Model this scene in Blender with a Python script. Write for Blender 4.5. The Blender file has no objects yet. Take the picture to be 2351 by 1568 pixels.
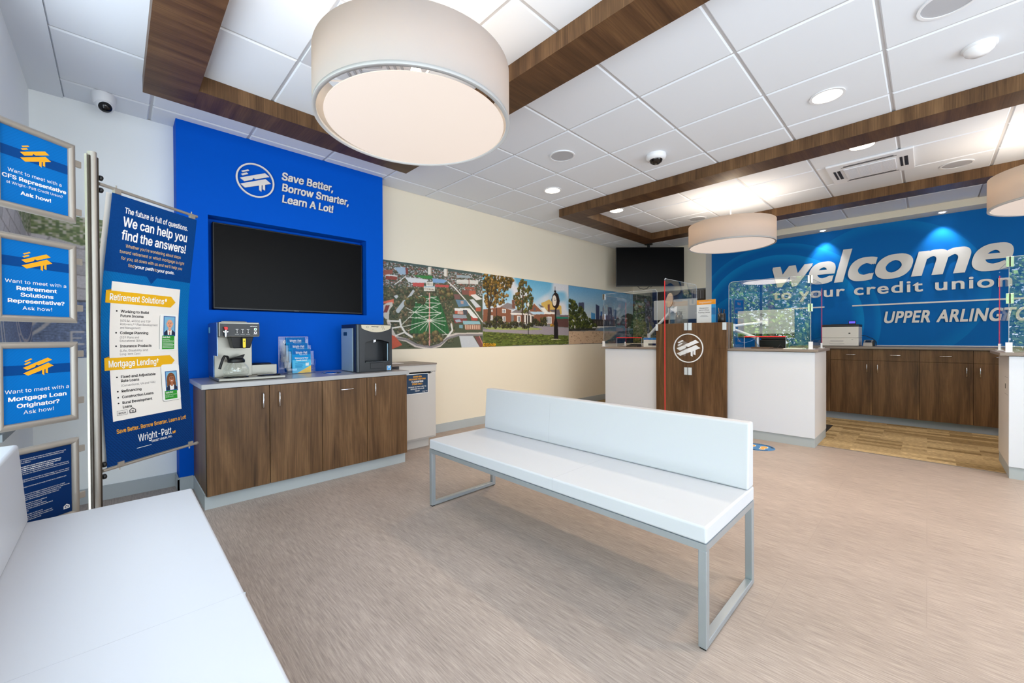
import bpy, math, random, os
import numpy as np
from mathutils import Vector, Matrix

# ---------------------------------------------------------------- camera, sky, sun, exposure
SC = bpy.context.scene
COL = SC.collection
CAM_Z = 1.1525
HC = 2.8137                      # ceiling height
def make_camera():
    f, th, cx, cy, pit, rol = 930.76, 0.8041, 1162.65, 780.68, -0.0072, 0.0053
    d = Vector((math.cos(th), math.sin(th), 0)); r = Vector((math.sin(th), -math.cos(th), 0)); u = Vector((0, 0, 1))
    d2 = d * math.cos(pit) + u * math.sin(pit); u2 = u * math.cos(pit) - d * math.sin(pit)
    X = r * math.cos(rol) - u2 * math.sin(rol); Y = r * math.sin(rol) + u2 * math.cos(rol)
    m = Matrix(((X.x, Y.x, -d2.x, 0), (X.y, Y.y, -d2.y, 0), (X.z, Y.z, -d2.z, CAM_Z), (0, 0, 0, 1)))
    c = bpy.data.cameras.new('camera'); o = bpy.data.objects.new('camera', c); COL.objects.link(o)
    o.matrix_world = m
    c.sensor_fit = 'HORIZONTAL'; c.sensor_width = 36.0; c.lens = 36.0 * f / 2351.0
    c.shift_x = (1175.5 - cx) / 2351.0; c.shift_y = (cy - 784.0) / 2351.0
    c.clip_start = 0.02; c.clip_end = 200
    SC.camera = o
make_camera()
W = bpy.data.worlds.new('world'); SC.world = W; W.use_nodes = True
_bg = W.node_tree.nodes['Background']; _bg.inputs[1].default_value = 4.9
def sky():                       # bright hazy sky over sunlit pale paving
    t = W.node_tree; tc = t.nodes.new('ShaderNodeTexCoord'); sp = t.nodes.new('ShaderNodeSeparateXYZ'); r = t.nodes.new('ShaderNodeValToRGB')
    t.links.new(tc.outputs['Generated'], sp.inputs[0]); t.links.new(sp.outputs['Z'], r.inputs[0])
    e = r.color_ramp.elements; e[0].position = 0.0; e[0].color = (1.15, 1.26, 1.38, 1); e[1].position = .06; e[1].color = (.75, .88, 1, 1)
    t.links.new(r.outputs[0], _bg.inputs[0])
sky()
def sun():
    l = bpy.data.lights.new('sun', 'SUN'); l.energy = 58.0; l.angle = 0.02; l.color = (1, .95, .86)
    o = bpy.data.objects.new('sun', l); COL.objects.link(o); o.location = (6, -4, 12); o.rotation_euler = (math.radians(-20), math.radians(42), 0)
sun()
def portal():                    # guides sampling of the sky through the front windows, adds no light of its own
    l = bpy.data.lights.new('window_portal', 'AREA'); l.shape = 'RECTANGLE'; l.size = 2.45; l.size_y = 6.15; l.cycles.is_portal = True
    o = bpy.data.objects.new('window_portal', l); COL.objects.link(o); o.location = (-0.47, -0.12, 1.32)
    o.rotation_euler = (0, -math.pi / 2, 0)
portal()
def portal_2():  # same sampling guide for the window added in the front wall
    l = bpy.data.lights.new('added_window_portal', 'AREA'); l.shape = 'RECTANGLE'; l.size = 4.4; l.size_y = 2.45; l.cycles.is_portal = True
    o = bpy.data.objects.new('added_window_portal', l); COL.objects.link(o); o.location = (2.4, -3.47, 1.26)
    o.rotation_euler = (math.pi / 2, 0, 0)
portal_2()
vs = SC.view_settings
vs.view_transform = 'Standard'; vs.look = 'None'; vs.gamma = 1.0; vs.use_curve_mapping = False
vs.exposure = -0.05
LAMP = 1.0                       # scale of all room lamps

# ---------------------------------------------------------------- helpers
def lin(c):
    return tuple((x / 12.92 if x <= .04045 else ((x + .055) / 1.055) ** 2.4) for x in [v / 255.0 for v in c[:3]])
MATS = {}
def pbr(name, rgb, rough=.5, metal=0.0, spec=.5, coat=0.0):
    if name in MATS: return MATS[name]
    m = bpy.data.materials.new(name); m.use_nodes = True
    b = m.node_tree.nodes['Principled BSDF']
    b.inputs['Base Color'].default_value = (*lin(rgb), 1); b.inputs['Roughness'].default_value = rough
    b.inputs['Metallic'].default_value = metal; b.inputs['Specular IOR Level'].default_value = spec
    if coat: b.inputs['Coat Weight'].default_value = coat
    MATS[name] = m; return m
def emis(name, rgb, s, base=None):
    if name in MATS: return MATS[name]
    m = bpy.data.materials.new(name); m.use_nodes = True
    b = m.node_tree.nodes['Principled BSDF']
    b.inputs['Base Color'].default_value = (*lin(base or rgb), 1); b.inputs['Emission Color'].default_value = (*lin(rgb), 1); b.inputs['Emission Strength'].default_value = s
    MATS[name] = m; return m
def nodes(m):
    t = m.node_tree; b = t.nodes['Principled BSDF']
    return t, b, (lambda k: t.nodes.new(k)), t.links.new
def ramp(n, stops):
    cr = n.color_ramp
    while len(cr.elements) > 2: cr.elements.remove(cr.elements[-1])
    for i, (p, c) in enumerate(stops):
        e = cr.elements[i] if i < 2 else cr.elements.new(p)
        e.position = p; e.color = (*lin(c), 1)
def wood(name, axis, cols, rough=.42, big=1.0):
    m = pbr(name, cols[1], rough, spec=.25); t, b, N, L = nodes(m)
    tc = N('ShaderNodeTexCoord'); mp = N('ShaderNodeMapping'); L(tc.outputs['Object'], mp.inputs[0])
    s = [9.0, 9.0, 9.0]; s['xyz'.index(axis)] = 0.9; mp.inputs['Scale'].default_value = s
    n1 = N('ShaderNodeTexNoise'); n1.inputs['Scale'].default_value = 1.1 * big; n1.inputs['Detail'].default_value = 6; n1.inputs['Roughness'].default_value = .62; n1.inputs['Distortion'].default_value = .6
    L(mp.outputs[0], n1.inputs['Vector'])
    mp2 = N('ShaderNodeMapping'); L(tc.outputs['Object'], mp2.inputs[0]); s2 = [130.0] * 3; s2['xyz'.index(axis)] = 3.0; mp2.inputs['Scale'].default_value = s2
    n2 = N('ShaderNodeTexNoise'); n2.inputs['Scale'].default_value = 1.0; n2.inputs['Detail'].default_value = 3; L(mp2.outputs[0], n2.inputs['Vector'])
    mx = N('ShaderNodeMix'); mx.data_type = 'FLOAT'; mx.inputs[0].default_value = .3; L(n1.outputs[0], mx.inputs[2]); L(n2.outputs[0], mx.inputs[3])
    r = N('ShaderNodeValToRGB'); ramp(r, [(.30, cols[0]), (.5, cols[1]), (.72, cols[2])]); L(mx.outputs[0], r.inputs[0]); L(r.outputs[0], b.inputs['Base Color'])
    return m
def thin_glass(name, tint, refl, rough=0.0, gain=1.0):
    """clear sheet: straight-through light plus a mirror part that grows towards grazing angles, the same from both sides"""
    m = bpy.data.materials.new(name); m.use_nodes = True; t = m.node_tree
    for n in list(t.nodes):
        if n.type != 'OUTPUT_MATERIAL': t.nodes.remove(n)
    out = t.nodes['Material Output']
    tr = t.nodes.new('ShaderNodeBsdfTransparent'); tr.inputs[0].default_value = (*tint, 1)
    gl = t.nodes.new('ShaderNodeBsdfGlossy'); gl.inputs['Roughness'].default_value = rough; gl.inputs[0].default_value = (1, 1, 1, 1)
    lw = t.nodes.new('ShaderNodeLayerWeight'); lw.inputs[0].default_value = .5
    pw = t.nodes.new('ShaderNodeMath'); pw.operation = 'POWER'; pw.inputs[1].default_value = 5.0; t.links.new(lw.outputs['Facing'], pw.inputs[0])
    ml = t.nodes.new('ShaderNodeMath'); ml.operation = 'MULTIPLY_ADD'; ml.inputs[1].default_value = gain * (1 - refl); ml.inputs[2].default_value = refl; t.links.new(pw.outputs[0], ml.inputs[0]); ml.use_clamp = True
    mx = t.nodes.new('ShaderNodeMixShader'); t.links.new(ml.outputs[0], mx.inputs[0]); t.links.new(tr.outputs[0], mx.inputs[1]); t.links.new(gl.outputs[0], mx.inputs[2])
    t.links.new(mx.outputs[0], out.inputs[0]); MATS[name] = m; return m
def colattr(name, rough=.55, spec=.3):
    m = pbr(name, (128, 128, 128), rough, spec=spec); t, b, N, L = nodes(m)
    a = N('ShaderNodeAttribute'); a.attribute_name = 'Col'; L(a.outputs['Color'], b.inputs['Base Color']); return m

class MB:
    """collects faces in world coordinates, each with a material slot"""
    def __init__(s): s.v = []; s.f = []; s.m = []; s.sm = []
    def add(s, vs, fs, mat=0, smooth=False):
        o = len(s.v); s.v += [tuple(p) for p in vs]; s.f += [tuple(i + o for i in f) for f in fs]
        s.m += [mat] * len(fs); s.sm += [smooth] * len(fs); return s
    def box(s, x0, x1, y0, y1, z0, z1, mat=0, mz=None, mx=None, my=None):
        v = [(x, y, z) for x in (x0, x1) for y in (y0, y1) for z in (z0, z1)]
        q = [(0, 1, 3, 2), (4, 6, 7, 5), (0, 4, 5, 1), (2, 3, 7, 6), (0, 2, 6, 4), (1, 5, 7, 3)]
        ms = [mx, mx, my, my, mz, mz]
        o = len(s.v); s.v += v
        for f, k in zip(q, ms): s.f.append(tuple(i + o for i in f)); s.m.append(mat if k is None else k); s.sm.append(False)
        return s
    def obox(s, c, ex, ey, ez, hx, hy, hz, mat=0):
        c, ex, ey, ez = Vector(c), Vector(ex), Vector(ey), Vector(ez)
        v = [c + ex * hx * a + ey * hy * b + ez * hz * d for a in (-1, 1) for b in (-1, 1) for d in (-1, 1)]
        return s.add(v, [(0, 1, 3, 2), (4, 6, 7, 5), (0, 4, 5, 1), (2, 3, 7, 6), (0, 2, 6, 4), (1, 5, 7, 3)], mat)
    def lathe(s, c, prof, n=32, mat=0, axis=(0, 0, 1), smooth=True, caps=True):
        ax = Vector(axis).normalized(); a = ax.orthogonal().normalized(); b = ax.cross(a); c = Vector(c); vs = []; fs = []
        for r, h in prof:
            for i in range(n):
                t = 2 * math.pi * i / n; vs.append(c + ax * h + (a * math.cos(t) + b * math.sin(t)) * r)
        for k in range(len(prof) - 1):
            for i in range(n): fs.append((k * n + i, k * n + (i + 1) % n, (k + 1) * n + (i + 1) % n, (k + 1) * n + i))
        s.add(vs, fs, mat, smooth)
        if caps:
            o = len(vs); k = len(prof) - 1
            for (r, h), base, rev in ((prof[0], 0, True), (prof[-1], k * n, False)):
                if r > 1e-5: s.add([vs[base + i] for i in range(n)], [tuple(range(n))[::-1] if rev else tuple(range(n))], mat)
        return s
    def cyl(s, p0, p1, r, n=16, mat=0, r1=None):
        p0, p1 = Vector(p0), Vector(p1); d = p1 - p0
        return s.lathe(p0, [(r, 0), (r if r1 is None else r1, d.length)], n, mat, d)
    def tube(s, pts, r, n=10, mat=0):
        pts = [Vector(p) for p in pts]; vs = []; fs = []; prev = None
        for i, p in enumerate(pts):
            t = (pts[min(i + 1, len(pts) - 1)] - pts[max(i - 1, 0)]).normalized()
            a = t.orthogonal().normalized() if prev is None else (prev - t * prev.dot(t)).normalized()
            prev = a; b = t.cross(a)
            for k in range(n):
                q = 2 * math.pi * k / n; vs.append(p + (a * math.cos(q) + b * math.sin(q)) * r)
        for i in range(len(pts) - 1):
            for k in range(n): fs.append((i * n + k, i * n + (k + 1) % n, (i + 1) * n + (k + 1) % n, (i + 1) * n + k))
        s.add(vs, fs, mat, True); s.add(vs[:n], [tuple(range(n))[::-1]], mat); s.add(vs[-n:], [tuple(range(n))], mat); return s
    def prism(s, F, poly, o0, o1, mat=0):
        n = len(poly); vs = [F(x, y, o0) for x, y in poly] + [F(x, y, o1) for x, y in poly]
        fs = [tuple(range(n))[::-1], tuple(range(n, 2 * n))] + [(i, (i + 1) % n, n + (i + 1) % n, n + i) for i in range(n)]
        return s.add(vs, fs, mat)
    def flat(s, F, poly, off=0.0, mat=0): return s.add([F(x, y, off) for x, y in poly], [tuple(range(len(poly)))], mat)
    def rect(s, F, x0, y0, x1, y1, off=0.0, mat=0): return s.flat(F, [(x0, y0), (x1, y0), (x1, y1), (x0, y1)], off, mat)
    def disc(s, F, cx, cy, r, off=0.0, mat=0, n=28, ry=None, a0=0):
        ry = r if ry is None else ry
        return s.flat(F, [(cx + r * math.cos(2 * math.pi * i / n), cy + ry * math.sin(2 * math.pi * i / n)) for i in range(n)], off, mat)
    def ringd(s, F, cx, cy, r0, r1, o0, o1, mat=0, n=48):
        vs = []; fs = []
        for i in range(n):
            a = 2 * math.pi * i / n; c, d = math.cos(a), math.sin(a)
            vs += [F(cx + r0 * c, cy + r0 * d, o0), F(cx + r1 * c, cy + r1 * d, o0), F(cx + r0 * c, cy + r0 * d, o1), F(cx + r1 * c, cy + r1 * d, o1)]
        for i in range(n):
            j = (i + 1) % n; A, B = 4 * i, 4 * j
            fs += [(A + 2, A + 3, B + 3, B + 2), (A + 1, B + 1, B + 3, A + 3), (A, A + 2, B + 2, B)]
        return s.add(vs, fs, mat)
    def text(s, F, txt, x, y, cap, width=None, align='l', bold=0.0, shear=0.0, mat=0, off=0.0, depth=0.0, sp=1.0, font=None):
        vs, fs = text_mesh(txt, bold, shear, depth > 0, sp, font)
        if not vs: return s
        x0 = min(p[0] for p in vs); x1 = max(p[0] for p in vs)
        k = cap / (CAPX if depth > 0 and font is None else CAPH); kx = k if width is None else width / (x1 - x0)
        sh = {'l': -x0, 'c': -(x0 + x1) / 2, 'r': -x1}[align]
        return s.add([F(x + (p[0] + sh) * kx, y + p[1] * k, off + ((p[2] + .5) * depth if depth > 0 else p[2] * .00004)) for p in vs], fs, mat)
FONTS = {}
def load_fonts():
    try:
        FONTS['sans'] = bpy.data.fonts.load(os.path.join(bpy.utils.system_resource('DATAFILES'), 'fonts', 'Inter.woff2'))
    except Exception: pass
load_fonts()
TC = {}
def text_mesh(txt, bold=0.0, shear=0.0, ext=False, sp=1.0, font=None):
    key = (txt, bold, shear, ext, sp, font)
    if key in TC: return TC[key]
    c = bpy.data.curves.new('t', 'FONT'); c.body = txt; c.size = 1.0; c.shear = shear; c.space_character = sp
    c.resolution_u = 8 if (ext and font is None) else 3
    f = FONTS.get(font or ('sans' if not ext else 'builtin'))
    if f: c.font = f
    o = bpy.data.objects.new('t', c)
    me = bpy.data.meshes.new_from_object(o)
    vs = [tuple(v.co) for v in me.vertices]; fs = [tuple(p.vertices) for p in me.polygons]
    bpy.data.meshes.remove(me); bpy.data.objects.remove(o); bpy.data.curves.remove(c)
    if ext:                      # side walls along the outline, front at +.5 and open back at -.5
        from collections import Counter
        cnt = Counter(); own = {}
        for f in fs:
            for i in range(len(f)):
                e = (f[i], f[(i + 1) % len(f)]); cnt[tuple(sorted(e))] += 1; own[tuple(sorted(e))] = e
        n = len(vs); vs = [(p[0], p[1], .5) for p in vs] + [(p[0], p[1], -.5) for p in vs]
        fs = fs + [(own[k][1], own[k][0], own[k][0] + n, own[k][1] + n) for k, c_ in cnt.items() if c_ == 1]
    if bold:                     # a heavier weight: the same outline struck several times, a hair apart
        V, G = [], []
        if ext: offs = [(-1, -1), (1, -1), (1, 1), (-1, 1), (0, -1), (1, 0), (0, 1), (-1, 0), (0, 0)]
        else:
            k = 4 if len(txt) > 24 else 6; offs = [(math.cos(2 * math.pi * (i + .5) / k), math.sin(2 * math.pi * (i + .5) / k)) for i in range(k)]
        for i, (ox, oy) in enumerate(offs):
            o = len(V); dx, dy = bold * ox, bold * .75 * oy
            V += [(p[0] + dx + shear * dy, p[1] + dy, p[2] + (.004 * i if ext else i)) for p in vs]; G += [tuple(j + o for j in f) for f in fs]
        vs, fs = V, G
    TC[key] = (vs, fs); return vs, fs
CAPH = CAPX = 0.7
def _cal():
    global CAPH
    global CAPX
    vs, _ = text_mesh('H'); CAPH = max(p[1] for p in vs)
    vs, _ = text_mesh('H', 0.0, 0.0, True); CAPX = max(p[1] for p in vs)
_cal()
def frame(o, ex, ey, n):
    o, ex, ey, n = Vector(o), Vector(ex), Vector(ey), Vector(n)
    return lambda x, y, d=0.0: o + ex * x + ey * y + n * d

ROOT = {}
def meta(o, label=None, cat=None, group=None, kind=None):
    if label: o['label'] = label
    if cat: o['category'] = cat
    if group: o['group'] = group
    if kind: o['kind'] = kind
    return o
def thing(name, loc, label, cat, group=None):
    o = bpy.data.objects.new(name, None); COL.objects.link(o); o.location = loc; o.empty_display_size = .05
    ROOT[o.name] = Vector(loc); return meta(o, label, cat, group)
def part(name, mb, mats, parent=None, bevel=0.0, seg=2, loc=None, label=None, subsurf=0, smooth=False):
    org = ROOT[parent.name] if parent is not None else Vector(loc if loc is not None else (0, 0, 0))
    me = bpy.data.meshes.new(name)
    me.from_pydata([tuple(Vector(p) - org) for p in mb.v], [], mb.f); me.update()
    for m in (mats if isinstance(mats, (list, tuple)) else [mats]): me.materials.append(m)
    me.polygons.foreach_set('material_index', mb.m)
    me.polygons.foreach_set('use_smooth', [x or smooth for x in mb.sm])
    o = bpy.data.objects.new(name, me); COL.objects.link(o)
    if parent is not None: o.parent = parent; ROOT[o.name] = org
    else: o.location = org; ROOT[o.name] = org
    if bevel:
        b = o.modifiers.new('bevel', 'BEVEL'); b.width = bevel; b.segments = seg; b.limit_method = 'ANGLE'; b.angle_limit = math.radians(40)
        b.harden_normals = False
        if seg >= 2:
            me.polygons.foreach_set('use_smooth', [True] * len(me.polygons))
            me.set_sharp_from_angle(angle=math.radians(40)) if hasattr(me, 'set_sharp_from_angle') else None
            w = o.modifiers.new('normals', 'WEIGHTED_NORMAL'); w.keep_sharp = True
    if label: o['label'] = label
    return o
def solo(name, mb, mats, loc, label, cat, group=None, bevel=0.0, seg=2, kind=None):
    return meta(part(name, mb, mats, None, bevel, seg, loc), label, cat, group, kind)
def struct(name, mb, mats, label=None, bevel=0.0):
    return meta(part(name, mb, mats, None, bevel, 1, (0, 0, 0)), label, None, None, 'structure')
def dup(root, dloc, label=None):
    r = root.copy(); COL.objects.link(r); r.location = root.location + Vector(dloc); ROOT[r.name] = ROOT[root.name] + Vector(dloc)
    if label: r['label'] = label
    for ch in list(root.children):
        c = ch.copy(); COL.objects.link(c); c.parent = r
        for g in list(ch.children):
            d = g.copy(); COL.objects.link(d); d.parent = c
    return r

# the bank's house mark: chimney bars, two roof planes and two posts in a unit circle
LOGO = [[(400,560),(605,455),(650,490),(440,597)], [(385,675),(560,580),(615,618),(435,718)],
        [(352,822),(1155,447),(1302,548),(850,755),(775,722),(738,802),(490,915)],
        [(360,1040),(1170,665),(1355,795),(1155,882),(1155,1095),(1075,1068),(1075,915),(1040,932),(1035,1165),(960,1120),(960,955),(510,1145)]]
LOGO = [[((x - 846) / 625, (800 - y) / 625) for x, y in p] for p in LOGO]
def logo(mb, F, cx, cy, R, off, depth=0.0, mat=0, skew=0.0):
    for p in LOGO:
        q = [(cx + x * R, cy + (y + skew * x) * R) for x, y in p]
        if depth: mb.prism(F, q, off, off + depth, mat)
        else: mb.flat(F, q, off, mat)

# ---------------------------------------------------------------- materials
M_WALL = pbr('cream_wall_paint', (232, 222, 202), .6, spec=.2)
M_WHITEWALL = pbr('cool_white_wall_paint', (242, 245, 245), .6, spec=.2)
M_TILE = pbr('white_ceiling_tile', (224, 228, 234), .85, spec=.2)
M_TEE = pbr('grey_ceiling_tee', (190, 190, 192), .6)
M_TRIM = pbr('grey_vinyl_base', (176, 182, 184), .5)
M_BLUE = pbr('royal_blue_paint', (0, 84, 194), .6, spec=.06)
M_LEATHER = pbr('white_leather', (206, 208, 213), .4, spec=.35)
M_SEAM = pbr('seam_shadow_grey', (190, 192, 197), .6)
M_STEEL = pbr('painted_silver_steel', (176, 184, 190), .35, .6)
M_ALU = pbr('brushed_aluminium', (168, 160, 150), .42, .5)
M_ALUD = pbr('dark_aluminium_groove', (70, 62, 54), .5, .5)
M_CHROME = pbr('chrome', (225, 225, 228), .12, 1.0)
M_BLACK = pbr('black_plastic', (16, 16, 18), .4)
M_RUB = pbr('black_rubber', (14, 14, 15), .7)
M_SCREEN = pbr('black_glass_screen', (3, 3, 4), .35, spec=.12)
M_WHITE = pbr('white_laminate', (218, 221, 229), .35)
M_WHITEP = pbr('white_plastic', (228, 229, 232), .45)
M_TOP = pbr('grey_solid_worktop', (168, 166, 166), .22, spec=.6)
M_TOPB = pbr('taupe_worktop', (134, 122, 112), .4)
M_LETTER = pbr('brushed_metal_letter', (228, 220, 212), .5, 0.0)
M_DARKGAP = pbr('dark_gap', (10, 9, 9), .8)
WC = [(58, 40, 25), (98, 71, 46), (134, 102, 70)]
M_WZ = wood('walnut_grain_vertical', 'z', WC)
M_WX = wood('walnut_shaded_grain_x', 'x', [(54, 35, 22), (84, 58, 37), (114, 84, 54)])  # darker walnut: shade of the ring undersides put into the colour
M_WY = wood('walnut_shaded_grain_y', 'y', [(54, 35, 22), (84, 58, 37), (114, 84, 54)])  # the same shaded walnut with its grain turned
M_PLEX = thin_glass('clear_acrylic_sheet', (.97, .98, .985), .065, 0.0, .22)
M_ACR = thin_glass('clear_acrylic_holder', (.96, .97, .985), .02, 0.0, .5)
M_GLASS = thin_glass('window_glass', (.97, .98, .98), 0.04, 0.0, .3)
M_EDGE = pbr('polished_acrylic_edge', (170, 180, 190), .2)
M_RED = pbr('red_acrylic_edge', (224, 26, 28), .4)
M_W = pbr('print_white', (240, 238, 234), .6, spec=.2)
M_SIGN = pbr('print_bright_blue', (0, 108, 186), .55, spec=.12)
M_SIGND = pbr('print_mid_blue', (0, 66, 132), .55, spec=.12)
M_NAVY = pbr('print_navy', (0, 40, 90), .55, spec=.12)
M_GOLD = pbr('print_gold', (240, 168, 10), .45)
M_MURAL = colattr('printed_mural_vinyl', .55)
M_PRINT = colattr('printed_banner_vinyl', .55, .12)
def floor_mat():
    m = pbr('woven_vinyl_floor', (150, 132, 120), .42, spec=.35); t, b, N, L = nodes(m)
    tc = N('ShaderNodeTexCoord'); mp = N('ShaderNodeMapping'); L(tc.outputs['Object'], mp.inputs[0]); mp.inputs['Scale'].default_value = (200, 9, 1)
    n1 = N('ShaderNodeTexNoise'); n1.inputs['Scale'].default_value = 1; n1.inputs['Detail'].default_value = 4; n1.inputs['Roughness'].default_value = .7; L(mp.outputs[0], n1.inputs[0])
    mp2 = N('ShaderNodeMapping'); L(tc.outputs['Object'], mp2.inputs[0]); mp2.inputs['Scale'].default_value = (3.2, 1.1, 1)
    n2 = N('ShaderNodeTexNoise'); n2.inputs['Detail'].default_value = 3; n2.inputs['Scale'].default_value = 1; L(mp2.outputs[0], n2.inputs[0])
    mx = N('ShaderNodeMix'); mx.data_type = 'FLOAT'; mx.inputs[0].default_value = .2; L(n1.outputs[0], mx.inputs[2]); L(n2.outputs[0], mx.inputs[3])
    r = N('ShaderNodeValToRGB'); ramp(r, [(.30, (134, 123, 116)), (.5, (168, 154, 145)), (.70, (196, 182, 172))]); L(mx.outputs[0], r.inputs[0])
    br = N('ShaderNodeTexBrick'); L(tc.outputs['Object'], br.inputs[0]); mp3 = N('ShaderNodeMapping'); L(tc.outputs['Object'], mp3.inputs[0]); mp3.inputs['Rotation'].default_value = (0, 0, math.pi / 2); L(mp3.outputs[0], br.inputs[0])
    br.inputs['Scale'].default_value = 1; br.inputs['Brick Width'].default_value = .914; br.inputs['Row Height'].default_value = .457; br.inputs['Mortar Size'].default_value = .0012
    br.inputs['Color1'].default_value = (1, 1, 1, 1); br.inputs['Color2'].default_value = (.95, .95, .95, 1); br.inputs['Mortar'].default_value = (.86, .86, .86, 1)
    ml = N('ShaderNodeMix'); ml.data_type = 'RGBA'; ml.blend_type = 'MULTIPLY'; ml.inputs[0].default_value = 1; L(r.outputs[0], ml.inputs[6]); L(br.outputs[0], ml.inputs[7]); L(ml.outputs[2], b.inputs['Base Color'])
    return m
M_FLOOR = floor_mat()
def carpet_mat():
    m = pbr('tan_plank_carpet', (170, 140, 95), .95, spec=.1); t, b, N, L = nodes(m)
    tc = N('ShaderNodeTexCoord'); mp = N('ShaderNodeMapping'); L(tc.outputs['Object'], mp.inputs[0]); mp.inputs['Rotation'].default_value = (0, 0, math.pi / 2)
    br = N('ShaderNodeTexBrick'); L(mp.outputs[0], br.inputs[0]); br.inputs['Scale'].default_value = 1; br.inputs['Brick Width'].default_value = .36; br.inputs['Row Height'].default_value = .085; br.inputs['Mortar Size'].default_value = 0
    br.inputs['Color1'].default_value = (*lin((152, 126, 86)), 1); br.inputs['Color2'].default_value = (*lin((228, 200, 152)), 1); br.inputs['Bias'].default_value = .1
    mp2 = N('ShaderNodeMapping'); L(tc.outputs['Object'], mp2.inputs[0]); mp2.inputs['Scale'].default_value = (140, 30, 1)
    n = N('ShaderNodeTexNoise'); n.inputs['Scale'].default_value = 1; n.inputs['Detail'].default_value = 3; L(mp2.outputs[0], n.inputs[0])
    r = N('ShaderNodeValToRGB'); ramp(r, [(.3, (120, 120, 120)), (.7, (255, 255, 255))]); L(n.outputs[0], r.inputs[0])
    ml = N('ShaderNodeMix'); ml.data_type = 'RGBA'; ml.blend_type = 'MULTIPLY'; ml.inputs[0].default_value = .75; L(br.outputs[0], ml.inputs[6]); L(r.outputs[0], ml.inputs[7]); L(ml.outputs[2], b.inputs['Base Color'])
    return m
M_CARPET = carpet_mat()
def welcome_mat():
    # deep blue wall covering printed with two paler curling ribbons: rings around fixed points of the wall
    m = pbr('welcome_wall_covering', (0, 78, 140), .6, spec=.08); t, b, N, L = nodes(m)
    tc = N('ShaderNodeTexCoord'); acc = None
    for (cy, cz, r0, r1, amt) in ((1.75, 1.35, .95, 1.12, .8), (1.75, 1.35, 1.2, 1.30, .5), (.45, 1.75, .82, 1.0, .35), (2.1, 1.1, .62, .80, .5)):
        sx = N('ShaderNodeVectorMath'); sx.operation = 'DISTANCE'; L(tc.outputs['Object'], sx.inputs[0]); sx.inputs[1].default_value = (7.78, cy, cz)
        mr = N('ShaderNodeMapRange'); mr.interpolation_type = 'SMOOTHSTEP'; mr.inputs[1].default_value = r0; mr.inputs[2].default_value = r1; mr.inputs[3].default_value = 0; mr.inputs[4].default_value = 1; L(sx.outputs['Value'], mr.inputs[0])
        gt = N('ShaderNodeMath'); gt.operation = 'LESS_THAN'; L(sx.outputs['Value'], gt.inputs[0]); gt.inputs[1].default_value = r1
        mu = N('ShaderNodeMath'); mu.operation = 'MULTIPLY'; L(mr.outputs[0], mu.inputs[0]); L(gt.outputs[0], mu.inputs[1])
        m2 = N('ShaderNodeMath'); m2.operation = 'MULTIPLY'; L(mu.outputs[0], m2.inputs[0]); m2.inputs[1].default_value = amt
        if acc is None: acc = m2
        else:
            ad = N('ShaderNodeMath'); ad.operation = 'MAXIMUM'; L(acc.outputs[0], ad.inputs[0]); L(m2.outputs[0], ad.inputs[1]); acc = ad
    mx = N('ShaderNodeMix'); mx.data_type = 'RGBA'; L(acc.outputs[0], mx.inputs[0]); mx.inputs[6].default_value = (*lin((16, 104, 178)), 1); mx.inputs[7].default_value = (*lin((20, 140, 206)), 1)
    L(mx.outputs[2], b.inputs['Base Color']); return m
M_WELCOME = welcome_mat()

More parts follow.
